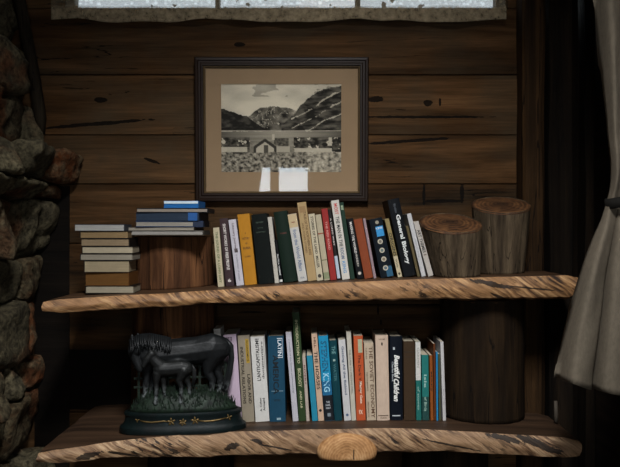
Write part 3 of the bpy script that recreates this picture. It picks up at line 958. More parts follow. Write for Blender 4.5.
def spine_patch(root, arc, w, z0, z1, col, x0=-0.5, x1=0.5, name='spine_label', lift=0.0003):
    n = 8
    xs = [w * (x0 + (x1 - x0) * i / n) for i in range(n + 1)]
    lim = w * 0.4985
    xs = [max(-lim, min(lim, x)) for x in xs]
    verts, faces = [], []
    for x in xs:
        y = arc(x)
        verts += [(x, y - lift, z0), (x, y - lift, z1), (x, y + 0.0002, z1), (x, y + 0.0002, z0)]
    for i in range(n):
        a, b = i * 4, i * 4 + 4
        for j in range(4): faces.append((a + j, b + j, b + (j + 1) % 4, a + (j + 1) % 4))
    faces += [(0, 1, 2, 3), (n * 4 + 3, n * 4 + 2, n * 4 + 1, n * 4)]
    from_py(name, verts, faces, m_ink(col), root)

def disc(root, arc, xc, zc, r, col, name='emblem', inner=None):
    n = 20
    def d_(rr, c, lift, nm):
        v = [(xc, arc(xc) - lift - .0002, zc)] + [(xc + rr * math.cos(2 * math.pi * i / n), arc(xc) - lift, zc + rr * math.sin(2 * math.pi * i / n)) for i in range(n)]
        v += [(x, y + 0.0012, z) for x, y, z in v[1:]]
        f = [(0, 1 + i, 1 + (i + 1) % n) for i in range(n)] + [(1 + i, 1 + n + i, 1 + n + (i + 1) % n, 1 + (i + 1) % n) for i in range(n)]
        from_py(nm, v, f, m_ink(c), root)
    d_(r, col, 0.0006, name)
    if inner: d_(r * .6, inner, 0.0012, name)

DB = 2.5
def book(S, bl, br, by, tl, tr, ty, col, label, hard=False, dep=0.15, pages='#c9bda6', rough=0.5, group='', dy=0.0, art=(), bulge=None):
    bx, tx = (bl + br) / 2, (tl + tr) / 2
    th = math.atan2(bx - tx, by - ty)
    h = math.hypot(bx - tx, by - ty) * DB / F
    wd = ((br - bl) + (tr - tl)) / 2 * math.cos(th) * DB / F - 0.0009
    x = X(bx, DB)
    wl = wd / 2
    z = max(ztop(S, x - wl * math.cos(th)) + wl * math.sin(th), ztop(S, x + wl * math.cos(th)) - wl * math.sin(th)) + 0.0006
    h = max(0.05, h - (z - Z(by, DB)) * 1.0)
    root = empty('book', (x, DB + dy, z), (0, -th, 0))
    tag(root, label, 'book', group)
    arc = book_parts(root, wd, h, dep, col, pages, hard, rough, bulge)
    for a in art:
        k = a[0]
        if k == 't':      # text: body, colour, mode, centre as share of height, length share, height share of width, x offset share, name
            _, body, c, mode, zf, lf, hf, xf, nm = a
            put_text(root, body, c, arc, mode, zf * h, xf * wd, lf * (h if mode != 'flat' else wd), hf * (wd if mode != 'flat' else h), nm)
        elif k == 'b':    # band of another colour
            _, z0, z1, c, x0, x1, nm = a
            spine_patch(root, arc, wd, max(0.0005, z0 * h), min(h - 0.0005, z1 * h), c, x0, x1, nm)
        elif k == 'd':
            _, zf, xf, rf, c, inner = a
            disc(root, arc, xf * wd, zf * h, rf * wd, c, 'emblem', inner)
    return root

def T(body, c, mode='down', z=.5, l=.7, h=.5, x=0.0, nm='title'): return ('t', body, c, mode, z, l, h, x, nm)
def B(z0, z1, c, x0=-.5, x1=.5, nm='spine_label'): return ('b', z0, z1, c, x0, x1, nm)
GU, GL = 'books leaning in the upper row', 'books in the lower row'
U = lambda *a, **k: book(US, *a, group=GU, **k)
L = lambda *a, **k: book(LS, *a, group=GL, **k)

U(218, 224, 287, 212.8, 219.3, 227.6, '#b5a98c', 'slim cream paperback with green lettering, leftmost of the upper row', art=[T('THE SOUND OF A LONG DAY', '#4c5a35', l=.86, h=.42)])
U(225.2, 235, 286.5, 219.8, 227, 218.4, '#3b2d2f', 'dark brown book with white capital lettering, second from upper row left', art=[T('SHORT WORKS OF FREE PEOPLE', '#d8cfc8', z=.58, l=.68, h=.36), T('6', '#d8cfc8', 'flat', .085, .4, .05)])
U(236.3, 244.4, 286, 228.3, 235.6, 219.5, '#b9b4ba', 'pale lilac-white paperback between dark brown and orange books', art=[T('Literary Journals', '#5b4d52', z=.73, l=.42, h=.38), T('a collection of essays', '#77747e', z=.27, l=.40, h=.3, nm='author_name'), B(.50, .56, '#3c3230', -.2, .25)])
U(244.9, 256.8, 284.5, 236.9, 249.7, 214, '#ab7524', 'orange-yellow cloth book titled a history of russia', hard=True, dep=.16, rough=.75, art=[
    T('A', '#4a2f14', 'flat', .73, .10, .025), T('HISTORY', '#4a2f14', 'flat', .655, .62, .032), T('OF', '#4a2f14', 'flat', .585, .18, .025), T('RUSSIA', '#4a2f14', 'flat', .52, .62, .034), T('CLARK', '#4a2f14', 'flat', .40, .5, .022, nm='author_name')])
U(258.2, 274.5, 284.2, 251.2, 266.3, 214, '#0e1210', 'thick near-black cloth book just right of orange book', hard=True, dep=.17, rough=.7, art=[
    T('HISTORY', '#3c4a3c', 'flat', .88, .5, .02), T('OF THE', '#3c4a3c', 'flat', .80, .35, .016), T('ANCIENT WORLD', '#3c4a3c', 'flat', .74, .6, .018)])
U(275, 279, 283.5, 267.2, 271.9, 217, '#b3ada1', 'thin whitish book between black cloth book and thin black book')
U(279.4, 283.2, 283.2, 274.3, 277.0, 240, '#0e1012', 'thin black book with white lettering beside rounded dark green book', art=[T('PRACTICAL GRAMMAR', '#d0d0cc', z=.42, l=.5, h=.45), B(.02, .075, '#c9c7c0')])
U(283.8, 297.7, 283, 272.9, 286.7, 211.4, '#16231b', 'dark green book with rounded spine and faint reddish lettering', hard=True, dep=.16, rough=.6, bulge=.006, art=[T('POEMS', '#5a3026', 'flat', .69, .5, .02)])
U(298.2, 307.7, 282.3, 287.2, 296.1, 214, '#b9b5ae', 'white book with tan top and blue-grey lettering', art=[B(.80, 1, '#b59f7a'), T('from the World Affairs', '#5c6a84', z=.46, l=.62, h=.42), T('WA', '#6b6f7c', 'flat', .05, .5, .03, nm='emblem'), B(.87, .885, '#7a4636', -.2, .2)])
U(308, 316.9, 282, 296.6, 306, 202.3, '#a48a62', 'tall tan book with brown lettering rising above its neighbours', dep=.16, art=[T('TALES OF THE NORTHERN LAKES', '#5c4223', z=.60, l=.55, h=.28, x=.18), T('AND OTHER STORIES', '#6c5233', z=.55, l=.38, h=.22, x=-.2, nm='author_name'), B(.87, .95, '#8d6f48', -.35, .35)])
U(317.1, 323.4, 281.3, 307.9, 314.6, 213.8, '#b8ac92', 'cream book with bold black lettering right of tall tan book', art=[T('STORIES OF THE LAND', '#1d1a17', z=.68, l=.56, h=.42), T('MILLER', '#1d1a17', z=.28, l=.18, h=.4, nm='author_name'), ('d', .07, 0, .3, '#3a332b', None)])
U(324, 330.2, 281, 315.2, 320.6, 214.5, '#a99d84', 'plain cream paperback left of the red book', art=[B(.70, .72, '#8a4a35'), B(.30, .315, '#6d6a4a'), B(.02, .12, '#7c8060')])
U(330.5, 336.7, 280.8, 320.9, 327.5, 208.6, '#8d2e2b', 'red book with pale lettering left of tall white book', art=[T('THE RED ROAD', '#c98a80', z=.62, l=.4, h=.35)])
U(337, 341.2, 280.5, 327.9, 330.5, 209.5, '#23201f', 'thin black and white book squeezed between red and tall white book', art=[B(.02, .34, '#a8b2bd'), T('A LONG WAY', '#c5b8b0', z=.68, l=.4, h=.5)])
U(342, 350.3, 280.3, 330.8, 338.6, 200.3, '#c2bcb2', 'tall white book with red, black and blue lettering down spine', dep=.16, art=[T('MOST', '#b23a3a', z=.89, l=.14, h=.46), T('THE MAN IN THE', '#222226', z=.605, l=.38, h=.46), T('ROOM', '#4a5a74', z=.33, l=.14, h=.46), T('KING', '#4f86b4', z=.155, l=.15, h=.42, nm='author_name')])
U(350.7, 355, 280, 339, 343.4, 202.3, '#22352a', 'tall thin dark green book right of tall white book', art=[B(.9, .96, '#7d8a70', -.3, .3)])
U(357, 364, 279.7, 346.6, 352.6, 218.4, '#0f0f12', 'black paperback with white lettering left of rust-red book', art=[T('MAKING THE WORLD', '#cfc9c2', z=.68, l=.52, h=.40), T('REED', '#b3aca2', z=.30, l=.2, h=.3, nm='author_name'), ('d', .09, 0, .26, '#b9b2a5', None)])
U(364.4, 373.4, 279.4, 353, 361.9, 219, '#7e3f26', 'plain rust-red book with no lettering', hard=True, rough=.6)
U(373.8, 376.4, 279.2, 362.4, 365.4, 218.4, '#8f7c80', 'very thin mauve-grey book right of rust-red book')
U(380.8, 393.9, 278.8, 368.2, 382, 218.4, '#0d141b', 'black book with blue panel and four pale round pictures', hard=True, art=[
    B(.69, .86, '#2f86bd', -.15, .42, 'title_panel'), T('SCIENCE', '#e0e4e6', 'flat', .83, .5, .03, x=.12), B(.0, .18, '#23506a', .0, .48), 
    ('d', .605, 0, .2, '#b4ab98', '#6d675a'), ('d', .455, 0, .2, '#b4ab98', '#5f6a66'), ('d', .305, 0, .2, '#b4ab98', '#7a6a56'), ('d', .155, 0, .2, '#b4ab98', '#55616a'), ('d', .93, .05, .14, '#8f8878', None)])
U(397.6, 402.6, 278.2, 384.4, 388.5, 218.8, '#8a7a52', 'olive-tan paperback with black title block left of black biology textbook', art=[B(.0, .36, '#b6a98a'), T('ORIGINS', '#16130f', z=.56, l=.40, h=.7), T('Wells', '#3a3020', z=.24, l=.14, h=.4, nm='author_name'), ('d', .06, 0, .28, '#3b3226', None)])
U(403.2, 416.8, 278, 387.2, 398.3, 199, '#0d0f12', 'big black textbook reading General Biology in white', hard=True, dep=.19, art=[T('General Biology', '#d5d6d2', z=.475, l=.64, h=.46, x=.04), T('fifth edition', '#4b4f55', z=.88, l=.12, h=.2, nm='author_name')])
U(417.4, 420.2, 277.7, 405.2, 408.2, 226, '#5c5138', 'very thin olive book right of the big black biology textbook')
U(421, 426.6, 277.6, 406.8, 410.4, 213.7, '#b9b7b6', 'thin plain white book, second from right end of upper row', art=[T('notes on living', '#8a8a92', z=.45, l=.3, h=.3)])
U(428, 433.8, 277.5, 412.9, 418.1, 221.6, '#b3aba2', 'whitish book with bold black word, rightmost of upper row', art=[T('ART THEMES', '#17161a', z=.64, l=.42, h=.62), B(.38, .40, '#6d6058', -.3, .3)])

L(221, 228, 421.5, 212.8, 219.8, 329.5, '#c4c0ba', 'white book mostly hidden behind the horse statue, leftmost of lower row', dep=.10, dy=.018)
L(228.6, 241.8, 421, 223, 235.8, 335, '#b9a5b4', 'pale pink-lilac book just right of the horse statue', dy=.012, art=[T('ESSAYS', '#3a2c38', z=.91, l=.12, h=.5, x=-.1)])
L(242.9, 254.4, 421.3, 237.2, 249.8, 335.5, '#8d8270', 'tan book titled industrial relations labor and, with yellow label', hard=True, rough=.65, art=[T('INDUSTRIAL RELATIONS', '#2a231c', z=.54, l=.66, h=.26, x=-.22), T('LABOR AND', '#2a231c', z=.38, l=.34, h=.26, x=.24), B(.68, .96, '#a5852c', .12, .40), T('ECONOMICS', '#3d2f12', z=.82, l=.24, h=.16, x=.26, nm='author_name')])
L(255.5, 269.6, 421.5, 250.2, 264.4, 336.5, '#cac7c1', 'wide white paperback with black French title reading upwards', art=[T("L'ANTICAPITALISME", '#191919', 'up', .73, .50, .26, -.06), T('documentaire', '#3d3d3d', 'up', .72, .44, .16, .26), T('A. Cohen', '#191919', 'up', .20, .16, .14, -.05, 'author_name'), T('Armand', '#191919', 'up', .20, .15, .16, .18, 'author_name'), B(.62, .985, '#8b8984', .40, .44, 'rule')])
L(270.6, 284.9, 420.7, 266.6, 284.6, 336, '#1e4358', 'wide blue book with boxed white word latin', hard=True, dep=.16, art=[T('LATIN', '#d7dde0', z=.86, l=.19, h=.24, x=.24), B(.745, .752, '#d7dde0', .08, .42, 'rule'), B(.968, .975, '#d7dde0', .08, .42, 'rule'), B(.745, .975, '#d7dde0', .40, .42, 'rule'), T('AMERICA', '#10191f', z=.55, l=.46, h=.36, x=-.04), T('HISTORY', '#10191f', 'flat', .25, .42, .025), B(.355, .36, '#8fa7b0', -.35, .4, 'rule'), B(.02, .045, '#88a0a8', -.05, .2)])
L(292.8, 298.6, 420, 285.6, 291.4, 332, '#b7b4ba', 'slim grey-white book left of tall dark green book', art=[T('a treatise of the human understanding', '#6d6d77', z=.62, l=.6, h=.28)])
L(298.9, 306, 419.8, 292, 299.4, 312.3, '#2f4026', 'tall dark green book, tallest of the lower row, titled introduction to biology', dep=.18, art=[T('INTRODUCTION TO', '#b9b58f', z=.73, l=.40, h=.38), T('BIOLOGY', '#b9b58f', z=.40, l=.17, h=.46), T('AND LAB', '#b9b58f', z=.20, l=.16, h=.3, nm='author_name')])
L(306.4, 309.6, 419.3, 302.3, 305.7, 356.8, '#b2a498', 'short thin cream book left of short cyan book', art=[T('RIVERS', '#5a2a2c', z=.72, l=.3, h=.5)])
L(312, 318.2, 419.3, 306.9, 312.3, 355.6, '#2a829c', 'short bright cyan paperback with plain spine')
L(318.8, 323.8, 418.8, 310.8, 317.8, 333.8, '#c4a58c', 'peach paperback with black title block left of blue novel', art=[T('THE HORSES', '#191313', z=.58, l=.44, h=.62), ('d', .12, 0, .24, '#1a1515', None), T('HILL', '#4a2d24', z=.9, l=.12, h=.4, nm='author_name')])
L(324.2, 334.4, 418.3, 318.4, 328, 335.8, '#2387ae', 'bright blue novel fading to a dark foot, tall pale author lettering', hard=True, dep=.155, art=[B(.0, .30, '#0e1218', nm='spine_label'), B(.30, .47, '#1b5f86', nm='spine_label'), T('STEPHEN', '#10506e', z=.76, l=.36, h=.62), T('KING', '#9fd3e6', z=.45, l=.22, h=.62), T('THE', '#b8bcc0', 'flat', .22, .4, .022), T('DARK', '#b8bcc0', 'flat', .185, .5, .022), T('HALF', '#b8bcc0', 'flat', .15, .5, .022), B(.05, .09, '#7b848a', -.15, .2)])
L(335, 342, 418.4, 328.6, 337.2, 340.3, '#123a42', 'dark teal book between blue novel and white paperback', hard=True, art=[T('THE', '#5d8a8a', z=.88, l=.1, h=.5), T('WATER', '#3c6a6e', z=.6, l=.22, h=.4), B(.74, .765, '#9ab0a8', -.15, .15)])
L(344.2, 351.2, 419.3, 338.2, 345.4, 339.8, '#c2c0bf', 'white paperback with slate blue lettering left of taller white book', art=[T('Getting All the Behind', '#3d4a66', z=.62, l=.60, h=.44), ('d', .07, 0, .2, '#4a5a78', None)])
L(351.8, 356, 418.7, 346, 351.4, 331.8, '#b9b3a4', 'taller white book with thin grey lettering left of orange book', dep=.16, art=[T('THE GUIDE TO WRITING WELL', '#6f6c64', z=.55, l=.5, h=.35)])
L(356.5, 365.9, 418.5, 353.4, 362.8, 335.8, '#b3522f', 'orange paperback with pale patch at top of spine', art=[B(.80, .96, '#a3a285', -.05, .42), T('The Dark Young', '#3a1a10', z=.56, l=.44, h=.36), T('Master Gate', '#ecd9c4', z=.33, l=.26, h=.24, x=.1, nm='author_name'), T('FX', '#e8cdb4', 'flat', .10, .4, .05, nm='emblem')])
L(366.6, 376.6, 418.3, 364, 373.3, 342.8, '#b7a58e', 'cream book titled the soviet economy in large brown capitals', art=[T('THE SOVIET ECONOMY', '#59402f', z=.49, l=.92, h=.40, x=.20), T('NATURE', '#6b5646', z=.86, l=.14, h=.16, x=-.30, nm='author_name'), T('PERFORMANCE', '#6b5646', z=.50, l=.24, h=.16, x=-.30, nm='author_name'), T('PROSPECTS', '#6b5646', z=.14, l=.2, h=.16, x=-.30, nm='author_name')])
L(377.2, 389.5, 418.2, 375, 388.3, 335.3, '#c3ac98', 'thick beige cloth book with rounded spine and small dark numeral', hard=True, rough=.75, bulge=.004, art=[T('VOLUME', '#3b2d22', 'flat', .955, .5, .016), T('1', '#241a12', 'flat', .90, .12, .035), B(.052, .062, '#4a382c', -.4, .4, 'rule'), T('WINSTON', '#4a382c', 'flat', .03, .5, .016, nm='author_name')])
L(390.4, 402.9, 417.4, 389.6, 402.2, 336.2, '#0d121b', 'black novel reading Beautiful Children in white script', hard=True, art=[T('Beautiful', '#e4e2dc', z=.64, l=.28, h=.44, x=.06), T('Children', '#e4e2dc', z=.36, l=.27, h=.44, x=.0), T('Charles Bock', '#a9acb0', z=.58, l=.24, h=.15, x=-.28, nm='author_name'), B(.05, .062, '#b5babd', -.35, .3, 'rule'), B(.84, .87, '#b5babd', -.25, -.1, 'rule')])
L(404, 415.6, 418, 403.4, 415, 341.3, '#3f3022', 'worn dark brown old book with no lettering', hard=True, rough=.85, bulge=.003, art=[B(.86, .872, '#2a1f16'), B(.80, .808, '#2a1f16')])
L(416.4, 421.4, 419.2, 415.2, 420.6, 341.8, '#24665f', 'narrow book with white upper half and teal patterned lower half', art=[B(.51, 1, '#c9c6bf'), T('GARDEN', '#8a8780', z=.8, l=.25, h=.4), T('of stones', '#7fa79a', z=.28, l=.3, h=.5, nm='author_name')])
L(422.3, 429.3, 418.4, 421.6, 428.4, 355, '#27706a', 'shorter teal paperback right of half white book', art=[B(.0, .36, '#1c423e'), T('Isle', '#9dc0b4', z=.6, l=.2, h=.4), T('of Birds', '#8fae9f', z=.25, l=.22, h=.4, nm='author_name')])
L(430.6, 433.6, 418.5, 429.4, 432.6, 355.4, '#8a4c22', 'thin orange-brown book just right of the short teal paperback', art=[T('MAPS', '#3a2012', z=.6, l=.3, h=.5)])
L(434.2, 436, 418.6, 433, 435.6, 343.8, '#5f351d', 'very thin taller brown book beside thin blue book')
L(436.4, 438.3, 418.8, 436, 437.8, 352, '#2a86b8', 'very thin bright blue book near right end of lower row')
L(438.7, 441.2, 418.9, 438.2, 440.2, 354.2, '#4c4f3a', 'very thin olive-grey book left of the last white book')
L(442.4, 446.5, 420, 440.6, 443.2, 341.8, '#c0bcba', 'thin white book, rightmost of the lower row', art=[T('field guide', '#8b8990', z=.3, l=.2, h=.35)])

# ---- books lying flat
def flat_book(x0, x1, z0, z1, y0, dep, cover, pages, label, tilt=0.0, yaw=0.0, ct=0.0012, group='', spine='left', cat='book', name='book', band=None):
    w_, h_ = x1 - x0, z1 - z0
    root = empty(name, ((x0 + x1) / 2, y0, z0), (0, tilt, yaw))
    a = w_ / 2
    prof = [(-a, 0), (a, 0), (a, ct), (-a + ct * 1.3, ct), (-a + ct * 1.3, h_ - ct), (a, h_ - ct), (a, h_), (-a, h_)]
    if spine == 'right': prof = [(-x, z) for x, z in prof]
    k = len(prof)
    verts = [(x, -0.0015, z) for x, z in prof] + [(x, dep, z) for x, z in prof]
    faces = [(i, (i + 1) % k, k + (i + 1) % k, k + i) for i in range(k)] + [tuple(range(k)), tuple(range(k, 2 * k))]
    from_py('cover', verts, faces, m_cover(cover), root)
    bm = bmesh.new()
    e = ct * 1.3
    bm_box(bm, -a + (e if spine == 'left' else .0015), a - (e if spine == 'right' else .0015), 0.0, dep - .0015, ct, h_ - ct)
    from_bm('pages', bm, m_pages(pages), root)
    if band:
        bm = bmesh.new(); bm_box(bm, a * band[0], a * band[1], -0.0022, 0.0, ct * .5, h_ - ct * .5)
        from_bm('binding_tape', bm, m_ink(band[2]), root)
    return tag(root, label, cat, group)
GS = 'books lying in the stack at left of the upper shelf'
D1 = 2.38
stack = [ # x0 x1 ytop ybot cover pages label yaw
    (85.7, 133.8, 287.4, 294.6, '#1d1814', '#978d79', 'cream book at the very bottom of the left stack', .02),
    (85, 129.2, 274.4, 287.0, '#5a3a1d', '#63431f', 'thick brown-edged book, second from bottom of the left stack', -.03),
    (84.4, 129.6, 262.4, 273.8, '#1d1814', '#96876c', 'thick cream book with clean pages resting on the brown book', .02),
    (80.4, 133, 255.6, 261.9, '#1d1814', '#8b8374', 'wide grey-white book below the brightest cream one in left stack', .0),
    (82.2, 132.9, 248.4, 255.1, '#1d1814', '#a69a82', 'bright cream wavy-paged book in the middle of the left stack', .03),
    (81, 129.6, 240.6, 247.8, '#1d1814', '#86735a', 'lower of two tan-edged books high in the left stack', -.01),
    (80, 128.2, 233, 240.0, '#1d1814', '#836c4c', 'upper of two tan-edged books, just under the white top book', .02),
]
zc = None
for (a, b, t_, b_, cv, pg, lb, yw) in stack:
    if zc is None: zc = max(ztop(US, X(a, D1)), ztop(US, X(b, D1))) + 0.0005
    th_ = (b_ - t_ + 0.45) * D1 / F
    flat_book(X(a, D1), X(b, D1), zc, zc + th_, D1 + random.uniform(-.004, .004), .11, cv, pg, lb, yaw=yw, group=GS, spine=random.choice(['left', 'right']), ct=.0019)
    zc += th_ + 0.0004
flat_book(X(75.2, D1), X(124.5, D1), zc, zc + 6.6 * D1 / F, D1 - .004, .11, '#3a3c42', '#9c9a94', 'white-edged book lying on top of the left stack', yaw=.03, group=GS, spine='right', ct=.0010)

GP = 'books and folders lying on the left log stump'
D2 = 2.44
zs = Z(236.5, 2.56) + 0.0055
def on_stump(a, b, hpx, cv, pg, lb, tilt=0.0, yaw=0.0, cat='book', name='book', spine='right', dep=.2, band=None, ct=.0011, gap=0.0004):
    global zs
    h_ = hpx * D2 / F
    flat_book(X(a, D2), X(b, D2), zs, zs + h_, D2, dep, cv, pg, lb, tilt, yaw, ct, GP, spine, cat, name, band)
    zs += h_ + gap
on_stump(127, 203, 4.6, '#54504a', '#96918a', 'wide thin magazine at the bottom of the pile on the log', cat='magazine', name='magazine', yaw=.02, ct=.002)
on_stump(125, 194, 3.2, '#6a645a', '#928a7c', 'thin pale magazine second from bottom of pile on the log', cat='magazine', name='magazine', yaw=-.02)
on_stump(136, 203, 6.2, '#1f2f49', '#908a80', 'white-paged book with dark blue end on the log stump', band=(.70, 1.0, '#16233a'), yaw=.03, ct=.003)
on_stump(135.5, 199, 8.2, '#1c2836', '#2a3645', 'dark navy ring folder in the pile on the log stump', cat='folder', name='folder', yaw=-.02, band=(.66, .95, '#1d4f8a'))
on_stump(136.8, 208, 4.4, '#17181b', '#8f8478', 'wide grey-edged book under the small blue book on the log', yaw=.02, ct=.0022)
on_stump(163.5, 198.5, 7.0, '#2563a0', '#2563a0', 'small bright blue book on top of the pile on the log', yaw=-.03, dep=.13)
def blue_top():
    r = [o for o in COL.objects if o.get('label', '').startswith('small bright blue book')][0]
    w_ = X(198.5, D2) - X(163.5, D2); h_ = 7.0 * D2 / F
    bm = bmesh.new(); bm_box(bm, -w_ / 2 + .002, w_ / 2 - .001, -0.0022, 0.001, h_ * .62, h_ * .97)
    from_bm('pale_label', bm, m_ink('#c3d2da'), r)
blue_top()

# ------------------------------------------------------------------ cast-iron statue of a mare and her foal
def statue():
    k = 2.41 / F
    c = P(184, 432, 2.43)
    root = empty('horse_statue', (c.x, 2.42, ztop(LS, c.x) + 0.001), (0, 0, math.radians(7)))
    tag(root, 'dark cast iron statue of mare and foal on oval gilt-trimmed base', 'statue')
    def iron(name, a, b, rough, sc=60, metal=0.1, socks=False):
        t = NT(name)
        co = t.coord()
        n = t.noise(co, sc, 5, 0.65)
        cl = t.ramp(n, [(0.35, a), (0.68, b)])
        if socks:                                   # paint worn to bare metal on the lower legs
            zz = t.n('ShaderNodeSeparateXYZ', ins={'Vector': co}).outputs['Z']
            lo_ = t.ramp(t.math('MULTIPLY', zz, 5.0), [(5.0 * 36 * k, 1.0), (5.0 * 48 * k, 0.0)])
            cl = t.mix(t.math('MULTIPLY', lo_, t.ramp(t.noise(co, 90, 3, 0.6), [(0.42, 0.0), (0.58, 0.8)])), cl, '#6b7070')
        t.base(cl, t.ramp(n, [(0.3, rough + .1), (0.7, rough - .08)]), 0.3)
        t.bsdf.inputs['Metallic'].default_value = metal
        t.bump(n, 0.5, 0.002)
        return t.m
    M_H = iron('dark_iron_horse', '#08090a', '#1a1c1d', 0.5, socks=True)
    M_F = iron('dark_iron_foal', '#0a0b0b', '#1e1f1e', 0.5, socks=True)
    M_G = iron('green_black_grass', '#070e08', '#1b2b1d', 0.6)
    M_P = iron('green_black_plinth', '#050b0b', '#0f1a1a', 0.4, 30)
    M_AU = m_plain('old_gilding', '#705a33', 0.4, 0.5, 0.6, vary=0.6, scale=120)
    def L_(px, py, y=0.0): return Vector(((px - 184) * k, y, (432 - py) * k))
    def body(name, chains, blobs, mat, vox=0.0021, sm=5):
        bm = bmesh.new()
        def ball(p, r, sc=(1, 1, 1)):
            m = Matrix.Translation(p) @ Matrix.Diagonal((r * sc[0], r * sc[1], r * sc[2], 1))
            bmesh.ops.create_icosphere(bm, subdivisions=2, radius=1.0, matrix=m)
        for ch in chains:
            pts = [(L_(a, b, y), r * k) for a, b, y, r in ch]
            for (p, r), (q, s_) in zip(pts, pts[1:]):
                n = max(2, int((q - p).length / 0.004))
                for i in range(n + 1):
                    t = i / n
                    ball(p.lerp(q, t), r + (s_ - r) * t, (1, 0.82, 1))
        for (a, b, y, rx, ry, rz) in blobs:
            ball(L_(a, b, y), k, (rx, ry, rz))
        me = bpy.data.meshes.new(name); bm.to_mesh(me); bm.free()
        o = bpy.data.objects.new(name, me); COL.objects.link(o)
        md = o.modifiers.new('r', 'REMESH'); md.mode = 'VOXEL'; md.voxel_size = vox
        ms = o.modifiers.new('s', 'SMOOTH'); ms.iterations = sm; ms.factor = 0.5
        d = bpy.context.evaluated_depsgraph_get(); d.update()
        m2 = bpy.data.meshes.new_from_object(o.evaluated_get(d))
        bpy.data.objects.remove(o); bpy.data.meshes.remove(me)
        return new_obj(name, m2, mat, root, True)
    ym = 0.012
    mare = body('mare', [
        [(150, 358, ym, 13), (160, 357, ym, 14.5), (178, 356, ym, 15), (197, 354, ym, 14.5), (212, 352, ym, 15.5), (219, 352, ym, 13)],
        [(154, 352, ym, 13), (145, 347, ym, 10.5), (138, 346, ym - .004, 8.0)],
        [(137, 346, ym - .008, 7.2), (135.5, 353, ym - .012, 6.6), (137.5, 361, ym - .016, 5.0), (140.5, 368, ym - .018, 4.2), (141.5, 370.5, ym - .018, 3.8)],
        [(150, 366, ym - .006, 7), (147, 377, ym - .006, 4.2), (147, 384, ym - .006, 3.6), (146, 394, ym - .006, 2.7), (145.5, 402, ym - .006, 3.4)],
        [(154, 366, ym + .02, 7), (152, 378, ym + .02, 4.2), (152.5, 385, ym + .02, 3.4), (152, 394, ym + .02, 2.6), (151, 402, ym + .02, 3.4)],
        [(213, 356, ym - .008, 11), (209, 369, ym - .01, 6.5), (208, 375, ym - .01, 4.6), (213, 384, ym - .01, 3.8), (212, 394, ym - .01, 2.8), (211, 402, ym - .01, 3.6)],
        [(219, 356, ym + .016, 10.5), (217, 368, ym + .018, 6.5), (217, 375, ym + .018, 4.8), (221, 384, ym + .018, 3.9), (220, 394, ym + .018, 2.9), (219.5, 402, ym + .018, 3.7)],
    ], [(133.5, 339.5, ym - .014, 1.8, 1.4, 4.2), (138.5, 338.5, ym + .004, 1.8, 1.4, 4.0), (139, 352, ym - .024, 4.2, 3.0, 4.6), (178, 362, ym, 20, 12.5, 10)], M_H)
    foal = body('foal', [
        [(162, 369, -.036, 7.8), (172, 369, -.036, 7.6), (182, 368, -.036, 7.6), (187, 369, -.036, 7.0)],
        [(162, 366, -.037, 6.4), (156, 360, -.039, 5.2), (153, 355, -.041, 4.6)],
        [(153.5, 354, -.043, 4.3), (150, 358, -.046, 3.6), (147, 363, -.048, 2.6), (146, 365, -.048, 2.3)],
        [(159, 373, -.042, 4.6), (158, 383, -.042, 2.6), (158.5, 388, -.042, 2.4), (158, 396, -.042, 1.8), (157.5, 402, -.042, 2.3)],
        [(164, 373, -.028, 4.6), (165, 383, -.028, 2.6), (165.5, 388, -.028, 2.3), (166, 396, -.028, 1.8), (165.5, 402, -.028, 2.3)],
        [(185, 371, -.044, 5.6), (180, 380, -.044, 3.2), (182.5, 387, -.044, 2.4), (182, 396, -.044, 1.8), (181.5, 402, -.044, 2.3)],
        [(188, 371, -.028, 5.6), (187, 380, -.028, 3.2), (190.5, 387, -.028, 2.4), (190, 396, -.028, 1.8), (190, 402, -.028, 2.4)],
    ], [(152, 349.5, -.046, 1.2, 1.0, 3.0), (155.5, 349.5, -.036, 1.2, 1.0, 3.0)], M_F, 0.0016, 4)
    def strands(name, items, mat, parent, r0=1.5, r1=0.5):
        vs_, fs_ = [], []
        for pts in items:
            n = len(pts); seg = 7; b0 = len(vs_)
            for j, p in enumerate(pts):
                a = pts[max(0, j - 1)]; b = pts[min(n - 1, j + 1)]
                t = (b - a).normalized(); u = t.cross(Vector((0, 1, 0))).normalized(); v = t.cross(u)
                rr = k * (r0 + (r1 - r0) * j / (n - 1))
                for i in range(seg):
                    an = 2 * math.pi * i / seg
                    vs_.append(p + u * math.cos(an) * rr + v * math.sin(an) * rr)
            for j in range(n - 1):
                for i in range(seg):
                    fs_.append((b0 + j * seg + i, b0 + j * seg + (i + 1) % seg, b0 + (j + 1) * seg + (i + 1) % seg, b0 + (j + 1) * seg + i))
            fs_ += [tuple(b0 + i for i in range(seg)), tuple(b0 + (n - 1) * seg + i for i in range(seg))]
        return from_py(name, vs_, fs_, mat, parent, True)
    rs = random.Random(3)
    cx = [131, 136, 142, 150, 160, 170]; cy = [342, 338.5, 337, 336.5, 338.5, 341]
    locks = []
    for i in range(22):
        t = i / 21; px = 131 + 39 * t; py = float(np.interp(px, cx, cy))
        dr = rs.uniform(9, 15)
        locks.append([L_(px, py + 1.5, ym + .004), L_(px + .6, py - 0.5, ym - .008), L_(px + 1.6, py + dr * .35, ym - .028), L_(px + 2.2 + rs.uniform(-1, 1), py + dr * .7, ym - .038), L_(px + 2 + rs.uniform(-1.5, 1.5), py + dr, ym - .040)])
    strands('mane', locks, M_H, mare, 1.5, 0.7)
    tl = []
    for i in range(9):
        o = rs.uniform(-1.6, 1.6); yy = ym + rs.uniform(-.006, .008)
        tl.append([L_(226 + o * .4, 344, yy), L_(231 + o, 350, yy), L_(232 + o, 362, yy), L_(230 + o * 1.4, 376, yy), L_(227 + o * 1.8, 388, yy), L_(224 + o * 1.5, 396 + o, yy)])
    strands('tail', tl, M_H, mare, 2.3, 0.9)
